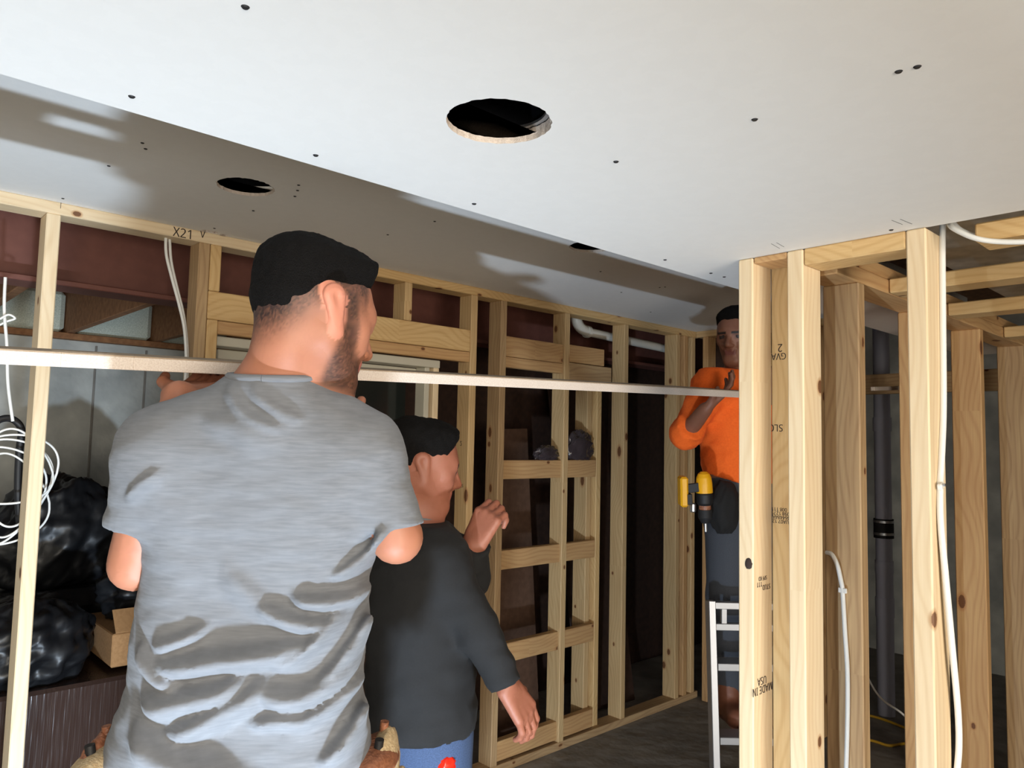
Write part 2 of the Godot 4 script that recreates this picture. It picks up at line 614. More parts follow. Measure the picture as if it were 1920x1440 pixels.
class Head:
	var o: Vector3
	var f: Vector3
	var r: Vector3
	var u: Vector3
	var s := 1.0
	func p(x: float, y: float, z: float) -> Vector3:      # x to the person's right, y up, z to the face
		return o + (r * x + u * y + f * z) * s
	func local(w: Vector3) -> Vector3:
		var d := (w - o) / s
		return Vector3(d.dot(r), d.dot(u), d.dot(f))
func make_head(o: Vector3, face: Vector3, tilt_down: float, roll := 0.0) -> Head:
	var h := Head.new()
	h.o = o
	var r := face.cross(Vector3.UP).normalized()
	h.f = face.normalized().rotated(r, -tilt_down)
	h.u = r.cross(h.f)
	h.r = r.rotated(h.f, roll)
	h.u = h.u.rotated(h.f, roll)
	return h
func head_field(f: Field, h: Head) -> void:
	f.cap(h.p(0, 0.038, -0.028), h.p(0, 0.04, 0.02), 0.077, 0.075, 0.02)
	f.cap(h.p(0, 0.02, -0.046), h.p(0, -0.055, -0.036), 0.059 * h.s, 0.05 * h.s, 0.02)
	for sd: float in [-1.0, 1.0]:
		f.cap(h.p(sd * 0.028, 0.012, -0.016), h.p(sd * 0.024, -0.03, 0.0), 0.046 * h.s, 0.043 * h.s, 0.02)
	f.cap(h.p(0, 0.0, 0.03), h.p(0, -0.07, 0.045), 0.066, 0.043, 0.03)
	for sd: float in [-1.0, 1.0]:
		f.cap(h.p(sd * 0.052, -0.035, 0.0), h.p(sd * 0.016, -0.092, 0.062), 0.024, 0.018, 0.03)
		f.cap(h.p(sd * 0.046, -0.012, 0.058), h.p(sd * 0.03, -0.03, 0.07), 0.022, 0.02, 0.02)
		f.cap(h.p(sd * 0.03, 0.0, 0.096), h.p(sd * 0.034, 0.0, 0.096), 0.012, 0.012, 0.012, 1.0, Vector3.ZERO, true)
		f.cap(h.p(sd * 0.031, 0.0, 0.082), h.p(sd * 0.032, 0.0, 0.082), 0.0125, 0.0125, 0.004)
		# ear: flat shell with a hollow
		f.cap(h.p(sd * 0.083, 0.022, -0.014), h.p(sd * 0.079, -0.028, 0.002), 0.021, 0.0105, 0.005, 2.6, h.r)
		f.cap(h.p(sd * 0.099, 0.019, -0.011), h.p(sd * 0.096, -0.014, 0.003), 0.0135, 0.009, 0.003, 1.0, Vector3.ZERO, true)
	f.cap(h.p(-0.036, 0.02, 0.076), h.p(0.036, 0.02, 0.076), 0.017, 0.017, 0.02)
	f.cap(h.p(0, 0.008, 0.094), h.p(0, -0.032, 0.112), 0.009, 0.012, 0.012)
	f.cap(h.p(-0.012, -0.036, 0.1), h.p(0.012, -0.036, 0.1), 0.009, 0.009, 0.01)
	f.cap(h.p(-0.018, -0.056, 0.087), h.p(0.018, -0.056, 0.087), 0.008, 0.008, 0.008)
	f.cap(h.p(-0.015, -0.068, 0.084), h.p(0.015, -0.068, 0.084), 0.009, 0.009, 0.008)
	f.cap(h.p(-0.012, -0.1, 0.07), h.p(0.012, -0.1, 0.07), 0.018, 0.018, 0.02)
# close hair over the skull: it thins to nothing at the hairline (heights at the back, over the ear, at the temple, at the forehead)
func hair(t: Node3D, h: Head, back: float, ear: float, temple: float, front: float, thick: float, cell: float, seed_: int, tuft := 0.0) -> void:
	var f := Field.new()
	f.cap(h.p(0, 0.038, -0.028), h.p(0, 0.04, 0.02), 0.077 * h.s, 0.075 * h.s, 0.02)
	f.cap(h.p(0, 0.02, -0.046), h.p(0, -0.055, -0.036), 0.059 * h.s, 0.05 * h.s, 0.02)
	for sd: float in [-1.0, 1.0]:
		f.cap(h.p(sd * 0.028, 0.012, -0.016), h.p(sd * 0.024, -0.03, 0.0), 0.046 * h.s, 0.043 * h.s, 0.02)
	if tuft > 0.0:
		f.cap(h.p(-0.034, 0.084, 0.06), h.p(0.036, 0.082, 0.062), tuft, tuft, 0.02)
	var n := noise(seed_, 55.0, 2)
	var n2 := noise(seed_ + 1, 14.0, 2)
	f.bulge = func(p: Vector3) -> float:
		var q := h.local(p)
		var line := lerpf(back, ear, smoothstep(-0.09, -0.01, q.z))
		line = lerpf(line, temple, smoothstep(0.0, 0.055, q.z))
		line = lerpf(line, front, smoothstep(0.05, 0.085, q.z))
		var k := smoothstep(line - 0.02, line + 0.06, q.y + 0.010 * n2.get_noise_3dv(p))
		return lerpf(-0.006, thick * (0.22 + 1.5 * smoothstep(0.03, 0.11, q.y)), k) + (0.0032 * n.get_noise_3d(p.x, p.y * 0.6, p.z)) * k
	f.most = 0.03
	var s := Hull.new()
	net(f, h.o - Vector3.ONE * 0.16, h.o + Vector3.ONE * 0.17, cell, s)
	put(t, "hair", s.mesh(), M.hair)
# a hand from the wrist w towards d; the palm looks to n, the thumb leaves towards t; curl bends the fingers to n (radians a joint)
func hand_field(f: Field, w: Vector3, d: Vector3, n: Vector3, t: Vector3, curl: Array, thumb_in := 0.4, s := 1.0) -> void:
	d = d.normalized()
	n = (n - d * n.dot(d)).normalized()
	t = (t - d * t.dot(d) - n * t.dot(n)).normalized()
	var lens := [[0.043, 0.026, 0.02], [0.047, 0.03, 0.022], [0.044, 0.028, 0.021], [0.034, 0.021, 0.018]]
	for i in 4:
		var side := 0.031 - 0.0205 * i
		var kn: Vector3 = w + (d * (0.088 - 0.004 * absf(i - 1.0)) + t * side) * s
		f.cap(w + (d * 0.008 + t * side * 0.65) * s, kn, 0.0155 * s, 0.0125 * s, 0.012)
		var ang := 0.0
		var p := kn
		for j in 3:
			ang += curl[j] * (1.0 + 0.06 * (i - 1))
			var q: Vector3 = p + (d * cos(ang) + n * sin(ang)) * lens[i][j] * s
			f.cap(p, q, (0.0098 - 0.0008 * j) * s, (0.009 - 0.0008 * j) * s, 0.004)
			p = q
	var b := w + (d * 0.026 + t * 0.024 + n * 0.006) * s
	var m := b + (d * 0.62 + t * (0.75 - thumb_in * 0.5) + n * thumb_in).normalized() * 0.042 * s
	var e := m + (d * 0.8 + t * (0.35 - thumb_in * 0.6) + n * thumb_in).normalized() * 0.03 * s
	f.cap(b, m, 0.0145 * s, 0.011 * s, 0.012)
	f.cap(m, e, 0.011 * s, 0.009 * s, 0.004)
func lin(r: int, g: int, b: int) -> Color:
	return rgb(r, g, b).srgb_to_linear()
func around(ps: Array, pad: float) -> AABB:
	var bb := AABB(ps[0], Vector3.ZERO)
	for p: Vector3 in ps:
		bb = bb.expand(p)
	return bb.grow(pad)


func _ready() -> void:
	rng.seed = 11
	var yaw := deg_to_rad(42.9)
	var pitch := deg_to_rad(4.29)
	var roll := deg_to_rad(1.277)
	hf = Vector3(sin(yaw), 0, -cos(yaw))
	hr = Vector3(cos(yaw), 0, sin(yaw))
	cf = hf * cos(pitch) + Vector3.UP * sin(pitch)
	var u0 := hr.cross(cf)
	cr = hr * cos(roll) + u0 * sin(roll)
	cu = u0 * cos(roll) - hr * sin(roll)
	var cam := Camera3D.new()
	cam.name = "camera"
	cam.fov = rad_to_deg(2.0 * atan(720.0 / FOC))
	cam.near = 0.05
	cam.far = 60.0
	add_child(cam)
	cam.transform = Transform3D(Basis(cr, cu, -cf), CAM)
	cam.current = true
	var env := Environment.new()
	env.background_mode = Environment.BG_SKY
	var sky := Sky.new()
	var psm := PhysicalSkyMaterial.new()
	psm.energy_multiplier = 1.0
	sky.sky_material = psm
	env.sky = sky
	env.tonemap_mode = Environment.TONE_MAPPER_LINEAR
	env.tonemap_exposure = 1.0
	env.sdfgi_enabled = true
	env.ssao_enabled = true
	env.ssil_enabled = true
	var we := WorldEnvironment.new()
	we.name = "world_environment"
	we.environment = env
	add_child(we)
	# daylight through the patio door behind the camera
	var day := AreaLight3D.new()
	day.name = "patio_door_daylight"
	day.area_size = Vector2(2.3, 1.85)
	day.light_color = Color(1.0, 0.96, 0.9)
	day.area_normalize_energy = true
	day.light_energy = 25.0
	day.area_range = 14.0
	day.shadow_enabled = true
	add_child(day)
	day.position = Vector3(-0.9, 1.0, 3.44)
	make_materials()
	shell()
	back_wall()
	closet()
	left_store()
	small_things()
	work_light()
	board()
	man_grey()
	man_black()
	man_orange()

# ---------------------------------------------------------------- setting
func ragged(c: Vector3, r: float, seed_: int, jag: float, flip: bool, m: Material) -> CSGPolygon3D:
	var rg := RandomNumberGenerator.new()
	rg.seed = seed_
	var pts := PackedVector2Array()
	for i in 72:
		var a := TAU * i / 72.0
		var q := r + rg.randf_range(-jag, jag)
		pts.append(Vector2(cos(a), sin(a)) * q)
	var p := CSGPolygon3D.new()
	p.name = "opening"
	p.polygon = pts
	p.depth = 0.1
	p.operation = CSGShape3D.OPERATION_SUBTRACTION
	p.material = m
	p.position = c
	p.rotation.x = -PI / 2 if flip else PI / 2
	return p
func sheet(parent: Node3D, lo: Vector3, hi: Vector3, holes: Array) -> CSGBox3D:
	var b := CSGBox3D.new()
	b.name = "drywall_sheet"
	b.size = hi - lo
	b.material = M.drywall
	parent.add_child(b, true)
	b.position = (lo + hi) * 0.5
	for h in holes:
		var c: Vector3 = h[0] - b.position
		c.y = 0.0
		b.add_child(ragged(c, h[1], h[2], h[3], false, M.drywall_core), true)
		b.add_child(ragged(c, h[1], h[2] + 1, h[3], true, M.drywall_core), true)
	return b
func screws(parent: Node3D, pixels: Array, y: float) -> void:
	var cyl := lathe([[0.0, -0.0016], [0.0032, -0.0016], [0.0046, 0.0], [0.0, 0.0006]], 12)
	for p: Vector2 in pixels:
		put(parent, "screw", cyl, M.screw, on_y(p.x, p.y, y))
func can(c: Vector3, y: float, label: String, r := 0.074) -> void:
	var t := thing("recessed_light_housing", label, "light housing", Vector3(c.x, y + 0.023, c.z), "recessed light housings in the drywall")
	put(t, "housing", lathe([[r - 0.004, 0.0], [r, 0.0], [r, 0.16], [0.03, 0.185], [0.0, 0.185], [0.0, 0.18], [0.028, 0.18], [r - 0.004, 0.156], [r - 0.004, 0.0]], 40), M.black_gloss, t.position)
	put(t, "rim", lathe([[r - 0.006, 0.0], [r - 0.006, 0.004], [r + 0.001, 0.004], [r + 0.001, 0.0], [r - 0.006, 0.0]], 40), M.metal, t.position - Vector3(0, 0.004, 0))
func shell() -> void:
	# ground slab, outer foundation walls and the floor above close the place
	var fl := box(self, "floor", Vector3(-3.4, -0.15, -5.8), Vector3(6.2, 0.0, 3.8), M.slab, 0.002)
	tag(fl, "bare grey concrete basement floor", "", "", "structure")
	var top := box(self, "ceiling", Vector3(-3.4, 2.5, -5.8), Vector3(6.2, 2.6, 3.8), M.joist, 0.002)
	tag(top, "subfloor boards above the whole basement", "", "", "structure")
	var wb := box(self, "wall_foundation", Vector3(-3.2, 0.0, -4.9), Vector3(6.0, 2.02, -4.7), M.concrete)
	tag(wb, "poured grey concrete foundation wall behind the stud framing", "", "", "structure")
	for px in [[178, 690, 900], [272, 700, 760]]:
		var p0 := on_z(px[0], px[1], -4.7)
		put(wb, "form_joint", eased_box(Vector3(0.012, 1.6, 0.012), 0.002), M.slab, Vector3(p0.x, 1.2, -4.7))
	var wrim := box(self, "wall_rim", Vector3(-3.2, 2.02, -4.9), Vector3(6.0, 2.5, -4.82), M.joist)
	tag(wrim, "wooden rim board on top of the foundation wall", "", "", "structure")
	var wl := box(self, "wall_left", Vector3(-3.4, 0.0, -5.65), Vector3(-3.2, 2.5, 3.65), M.concrete)
	tag(wl, "concrete wall at the far side of the open room", "", "", "structure")
	var wr := box(self, "wall_right", Vector3(6.0, 0.0, -5.65), Vector3(6.2, 2.5, 3.65), M.concrete)
	tag(wr, "concrete wall beyond the closet framing", "", "", "structure")
	var wf := structure("wall_front", "drywalled wall with a patio door opening")
	box(wf, "wall_panel", Vector3(-3.2, 0, 3.5), Vector3(-2.1, 2.5, 3.65), M.drywall)
	box(wf, "wall_panel", Vector3(0.3, 0, 3.5), Vector3(6.0, 2.5, 3.65), M.drywall)
	box(wf, "wall_panel", Vector3(-2.1, 1.98, 3.5), Vector3(0.3, 2.5, 3.65), M.drywall)
	var dr := structure("door_1", "sliding patio door with white frame")
	for e in [[-2.1, -2.04], [-0.93, -0.87], [0.24, 0.3]]:
		box(dr, "door_frame", Vector3(e[0], 0.0, 3.52), Vector3(e[1], 1.98, 3.62), M.pvc)
	box(dr, "door_frame", Vector3(-2.04, 1.92, 3.52), Vector3(0.24, 1.98, 3.62), M.pvc)
	# dropped ceiling over the room, with the edge of its step
	var hole_a := on_y(935, 230, 1.965)
	var c1 := structure("ceiling", "bright white drywall of the dropped ceiling with one round light hole")
	sheet(c1, Vector3(-3.2, 1.965, -1.11), Vector3(1.608, 1.983, 3.5), [[hole_a, 0.0745, 5, 0.0011]])
	sheet(c1, Vector3(1.608, 1.965, -1.11), Vector3(3.95, 1.983, -0.86), [])
	sheet(c1, Vector3(-3.2, 1.983, -1.11), Vector3(3.95, 2.24, -1.097), [])
	screws(c1, [Vector2(460, 13), Vector2(247, 181), Vector2(592, 291), Vector2(889, 382), Vector2(1155, 303), Vector2(1415, 224), Vector2(1685, 134), Vector2(1720, 125), Vector2(1247, 487), Vector2(1333, 512), Vector2(1358, 519), Vector2(1671, 431)], 1.965)
	for mk in [[1672, 413, 1692, 421], [1688, 411, 1710, 420], [1446, 457, 1462, 466], [1456, 455, 1470, 463]]:
		bar(c1, "pencil_mark", on_y(mk[0], mk[1], 1.9648), on_y(mk[2], mk[3], 1.9648), 0.0012, 0.0004, M.pencil)
	can(hole_a, 1.965, "black light housing in the hole of the dropped ceiling", 0.0735)
	# raised ceiling between the step and the stud wall
	var hb := on_y(461, 351, 2.217)
	var hc := on_y(1108, 463, 2.217)
	var c2 := structure("ceiling", "raised grey-shaded drywall ceiling beside the stud wall")
	var torn: Array = []
	for q in [[385, 433, 0.016], [402, 436, 0.012], [418, 441, 0.013]]:
		torn.append([on_y(q[0], q[1], 2.217), q[2], int(q[0]), 0.004])
	sheet(c2, Vector3(-3.2, 2.217, -2.64), Vector3(4.0, 2.235, -1.111), [[hb, 0.078, 15, 0.002], [hc, 0.078, 25, 0.002]] + torn)
	screws(c2, [Vector2(267, 268), Vector2(273, 279), Vector2(204, 311), Vector2(475, 395), Vector2(560, 347), Vector2(558, 357), Vector2(553, 368), Vector2(727, 440), Vector2(815, 415), Vector2(118, 372), Vector2(402, 428), Vector2(1126, 509), Vector2(1165, 548), Vector2(1237, 539), Vector2(1247, 538), Vector2(1220, 585)], 2.217)
	can(hb, 2.217, "black light housing in raised ceiling with a pale bar across it", 0.077)
	can(hc, 2.217, "black light housing in raised ceiling half hidden by the step", 0.077)
	var lath := bar(self, "wire_bar", on_y(432, 351, 2.232), on_y(512, 352, 2.232), 0.009, 0.006, M.cable)
	tag(lath, "pale thin bar lying across the light hole of the raised ceiling", "bar")
	# unfinished joists behind the stud wall
	var c3 := structure("ceiling", "unfinished wooden floor joists above the storage area")
	for i in 9:
		var x := -0.84 + 0.455 * i
		box(c3, "joist", Vector3(x, 2.056, -4.8), Vector3(x + 0.038, 2.29, -3.16), M.joist)
		box(c3, "insulation_batt", Vector3(x + 0.045, 2.06, -4.8), Vector3(x + 0.448, 2.29, -4.69), M.insul, 0.03)
	box(c3, "sill_plate", Vector3(-3.2, 2.021, -4.8), Vector3(6.0, 2.055, -4.66), M.joist)
	for q in [[212, 552, 252, 575]]:
		var a := on_y(q[0], q[1], 2.17)
		var b := on_y(q[2], q[3], 2.09)
		bar(c3, "cross_brace", a, b, 0.038, 0.018, wood[1])

func stud(w: Node3D, x0: float, y0: float, y1: float, m: Material, z := -2.6, called := "stud") -> MeshInstance3D:
	return box(w, called, Vector3(x0, y0, z - 0.089), Vector3(x0 + 0.038, y1, z), m)
func back_wall() -> void:
	var w := structure("wall_back", "open stud wall of pale softwood under the raised ceiling")
	var zf := -2.6
	var tp := box(w, "top_plate", Vector3(-3.2, 2.179, zf - 0.089), Vector3(1.36, 2.217, zf), wood[0])
	var tp2 := box(w, "top_plate", Vector3(1.362, 2.179, zf - 0.089), Vector3(4.0, 2.217, zf), wood[1])
	box(w, "bottom_plate", Vector3(-3.2, 0.0, zf - 0.089), Vector3(4.0, 0.038, zf), wood[3])
	for x in [-2.5, -1.95, -1.4, -0.87, -0.35]:
		stud(w, x, 0.038, 2.179, wood[0])
	stud(w, 0.472, 0.038, 2.179, wood[0])
	stud(w, 0.929, 0.038, 2.179, wood[3])
	stud(w, 0.969, 0.038, 1.915, wood[1], zf, "trimmer")
	stud(w, 0.969, 2.016, 2.179, wood[1], zf, "cripple_stud")
	stud(w, 1.788, 2.016, 2.179, wood[4], zf, "cripple_stud")
	var king := stud(w, 2.155, 0.038, 2.179, wood[4])
	stud(w, 2.338, 0.038, 2.179, wood[3])
	stud(w, 2.781, 0.038, 2.179, wood[4])
	var s6 := stud(w, 3.264, 0.038, 2.179, wood[4])
	stud(w, 3.764, 0.038, 2.179, wood[4])
	stud(w, 3.845, 0.038, 2.179, wood[2])
	stud(w, 3.925, 0.038, 2.179, wood[4])
	box(w, "header", Vector3(0.969, 1.916, zf - 0.04), Vector3(2.154, 2.015, zf - 0.002), wood[1])
	box(w, "header", Vector3(1.008, 1.868, zf - 0.042), Vector3(2.154, 1.914, zf - 0.004), wood[2])
	box(w, "header", Vector3(2.378, 1.918, zf - 0.05), Vector3(2.78, 2.015, zf - 0.012), wood[2])
	box(w, "header", Vector3(2.378, 1.866, zf - 0.05), Vector3(2.78, 1.916, zf - 0.012), wood[2])
	box(w, "header", Vector3(2.82, 1.93, zf - 0.05), Vector3(3.108, 2.02, zf - 0.012), wood[2])
	box(w, "header", Vector3(2.82, 1.815, zf - 0.028), Vector3(3.17, 1.926, zf - 0.012), wood[3])
	stud(w, 3.02, 0.038, 1.866, wood[4], zf - 0.052, "trimmer")
	stud(w, 3.074, 0.038, 1.866, wood[1], zf - 0.03, "trimmer")
	for y: float in [1.424, 1.003, 0.572, 0.137]:
		box(w, "blocking", Vector3(2.377, y - 0.089, zf - 0.052), Vector3(2.78, y, zf - 0.012), wood[2])
		box(w, "blocking", Vector3(2.82, y - 0.089, zf - 0.05), Vector3(3.05, y, zf - 0.012), wood[2])
	# writing on the timber
	var r := Vector3.RIGHT
	var up := Vector3.UP
	stamp(tp, "X21", on_z(344, 438, zf + 0.0004), r, up, 0.03, M.ink)
	stamp(tp, "V", on_z(380, 440, zf + 0.0004), r, up, 0.022, M.ink)
	stamp(king, "2", Vector3(2.1544, 1.5, zf - 0.05), Vector3(0, 0, 1), Vector3.DOWN, 0.02, M.ink)
	stamp(king, "STUD", Vector3(2.1544, 1.31, zf - 0.05), Vector3(0, 0, -1), Vector3.DOWN, 0.014, M.ink)
	box(tp, "pencil_mark", on_z(114, 383, zf) + Vector3(-0.0007, -0.013, 0), on_z(114, 383, zf) + Vector3(0.0007, 0.013, 0.0005), M.ink, 0.0001)
	# window lining set in the opening
	var wn := structure("window_1", "pale lining and dark pane of the window opening under the header")
	box(wn, "window_frame", Vector3(1.01, 1.828, zf - 0.1), Vector3(2.0, 1.862, zf - 0.02), M.frame_pale)
	box(wn, "window_frame", Vector3(1.926, 0.9, zf - 0.1), Vector3(1.952, 1.828, zf - 0.03), M.frame_pale)
	box(wn, "window_frame", Vector3(1.966, 0.9, zf - 0.13), Vector3(1.996, 1.828, zf - 0.02), wood[0])
	box(wn, "window_sill", Vector3(1.01, 0.86, zf - 0.13), Vector3(2.1, 0.898, zf - 0.01), wood[1])
	box(wn, "window_head", Vector3(1.05, 1.79, zf - 0.16), Vector3(1.93, 1.826, zf - 0.1), M.frame_pale)
	box(wn, "pane", Vector3(1.01, 0.9, zf - 0.18), Vector3(1.926, 1.79, zf - 0.172), M.glass_dark, 0.001)
	# short return wall beyond the man in orange
	var w2 := structure("wall_return", "stud wall standing square to the open stud wall")
	box(w2, "top_plate", Vector3(3.965, 2.179, -2.598), Vector3(4.054, 2.217, -1.12), wood[4])
	for z: float in [-2.55, -2.33, -1.85, -1.4, -1.16]:
		box(w2, "stud", Vector3(3.965, 0.0, z), Vector3(4.054, 2.179, z + 0.038), wood[2])
	box(w2, "blocking", Vector3(3.98, 1.95, -2.29), Vector3(4.04, 2.05, -1.852), wood[1])
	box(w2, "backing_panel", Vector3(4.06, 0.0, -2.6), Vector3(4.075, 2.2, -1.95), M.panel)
	# dark panelling behind the framing
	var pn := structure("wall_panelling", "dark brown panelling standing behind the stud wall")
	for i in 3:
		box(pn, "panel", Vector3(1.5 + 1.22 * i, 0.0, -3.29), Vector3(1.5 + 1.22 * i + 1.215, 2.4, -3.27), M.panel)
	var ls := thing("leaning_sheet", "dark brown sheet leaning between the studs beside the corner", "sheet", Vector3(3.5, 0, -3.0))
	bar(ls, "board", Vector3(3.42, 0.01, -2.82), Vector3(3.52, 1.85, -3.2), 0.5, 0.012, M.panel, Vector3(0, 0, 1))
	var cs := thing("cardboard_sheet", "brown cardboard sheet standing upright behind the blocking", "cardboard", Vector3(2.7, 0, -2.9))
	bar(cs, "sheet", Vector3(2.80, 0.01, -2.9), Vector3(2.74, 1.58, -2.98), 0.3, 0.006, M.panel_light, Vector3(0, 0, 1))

func closet() -> void:
	var w := structure("wall_closet", "bright stud wall of the closet with the built-up corner post")
	var x0 := 1.6
	var x1 := 1.689
	var p1 := box(w, "stud", Vector3(x0, 0.038, -0.931), Vector3(x1, 1.964, -0.893), wood[0])
	var p3 := box(w, "stud", Vector3(x0, 0.038, -0.808), Vector3(x1, 1.964, -0.77), wood[0])
	p3.name = "stud"
	var rs := box(w, "stud", Vector3(x0, 0.038, -0.553), Vector3(x1, 1.964, -0.515), wood[0])
	box(w, "top_plate", Vector3(x0 + 0.002, 1.927, -0.769), Vector3(x1, 1.9645, -0.554), wood[1])
	box(w, "top_plate", Vector3(x0 + 0.002, 1.95, -0.892), Vector3(x1, 1.9645, -0.809), wood[2])
	box(w, "top_plate", Vector3(x0 + 0.04, 1.927, -0.44), Vector3(x1 + 0.04, 1.9645, 1.6), wood[1])
	box(w, "bottom_plate", Vector3(x0, 0.0, -0.931), Vector3(x1, 0.038, -0.515), wood[3])
	for z: float in [0.1, 0.6, 1.1, 1.55]:
		box(w, "stud", Vector3(x0 + 0.04, 0.0, z), Vector3(x1 + 0.04, 1.927, z + 0.038), wood[0])
	box(w, "drywall_sheet", Vector3(x0 + 0.026, 0.0, 1.62), Vector3(x0 + 0.039, 1.925, 3.49), M.drywall)
	# upside-down stamps
	var dn := Vector3.DOWN
	var face_z := -0.8926
	var rx := Vector3.LEFT
	stamp(p1, "MADE IN", on_z(1430, 1292, face_z), rx, dn + Vector3(0.12, 0, 0), 0.0165, M.ink)
	stamp(p1, "USA", on_z(1429, 1276, face_z), rx, dn + Vector3(0.12, 0, 0), 0.0165, M.ink)
	stamp(p1, "STUD", on_z(1437, 1100, face_z), rx, dn, 0.011, M.ink)
	stamp(p1, "111", on_z(1424, 1096, face_z), rx, dn, 0.011, M.ink)
	stamp(p1, "SPF KD", on_z(1430, 1084, face_z), rx, dn, 0.009, M.ink)
	var kn := put(p1, "knot", lump(Vector3(0.004, 0.012, 0.009), 3, 0.2, 0.2, -1.0, 20), M.ink, on_x(1404, 1057, x0 + 0.001))
	kn.set_meta("label", "dark loose knot")
	var w2 := structure("wall_closet_side", "stud wall running back from the closet corner post")
	var zf := -0.75
	var zb := -0.839
	var fs := box(w2, "stud", Vector3(1.69, 0.0, -0.895), Vector3(1.728, 1.9645, -0.806), wood[1])
	var fx := 1.6896
	var rz := Vector3(0, 0, -1)
	stamp(fs, "2", on_x(1462, 652, fx), rz, dn, 0.018, M.ink)
	stamp(fs, "GVA", on_x(1460, 668, fx), rz, dn, 0.015, M.ink)
	stamp(fs, "SLO", on_x(1454, 802, fx), rz, dn, 0.016, M.ink)
	for i in 4:
		stamp(fs, ["008 111", "0098 127968", "00464484AA1 3", "TUA07 1220"][i], on_x(1461, 955 + 7.5 * i, fx), rz, dn, 0.008, M.ink)
	for x: float in [1.85, 2.35, 2.825, 3.37, 3.9]:
		box(w2, "stud", Vector3(x, 0.038, zb), Vector3(x + 0.038, 1.927, zf), wood[3 if x < 2 or x > 3 else 2])
	box(w2, "top_plate", Vector3(1.73, 1.927, zb), Vector3(4.2, 1.965, zf), wood[2])
	box(w2, "top_plate", Vector3(1.69, 1.966, zb - 0.004), Vector3(4.2, 2.0, zf - 0.004), wood[2])
	box(w2, "bottom_plate", Vector3(1.73, 0.0, zb), Vector3(4.2, 0.038, zf), wood[3])
	box(w2, "blocking", Vector3(1.728, 1.964, -0.895), Vector3(1.83, 1.999, -0.845), wood[2])
	var c := structure("ceiling", "bare flat timbers of the closet ceiling under the duct")
	box(c, "furring_timber", Vector3(2.04, 1.927, -0.748), Vector3(2.129, 1.965, 1.5), wood[1])
	box(c, "furring_timber", Vector3(2.5, 1.927, -0.748), Vector3(2.589, 1.965, 1.5), wood[1])
	box(c, "furring_timber", Vector3(3.1, 1.927, -0.748), Vector3(3.189, 1.965, 1.5), wood[1])
	var dct := thing("duct", "dull sheet metal air duct above the closet timbers", "duct", Vector3(2.4, 2.02, 0.3))
	box(dct, "duct_body", Vector3(1.78, 2.04, -0.70), Vector3(3.3, 2.3, 1.6), M.galv, 0.004)
	box(dct, "duct_flange", Vector3(1.77, 2.033, -0.22), Vector3(3.31, 2.31, -0.19), M.galv, 0.003)
	# behind the closet
	var b2 := structure("wall_far", "dark stud framing seen through the closet studs")
	for z: float in [-2.55, -2.1, -1.5, -1.04]:
		box(b2, "stud", Vector3(4.3, 0.0, z), Vector3(4.34, 1.82, z + 0.038), wood[3])
	box(b2, "header", Vector3(4.3, 1.82, -2.6), Vector3(4.34, 1.93, -1.0), wood[3])

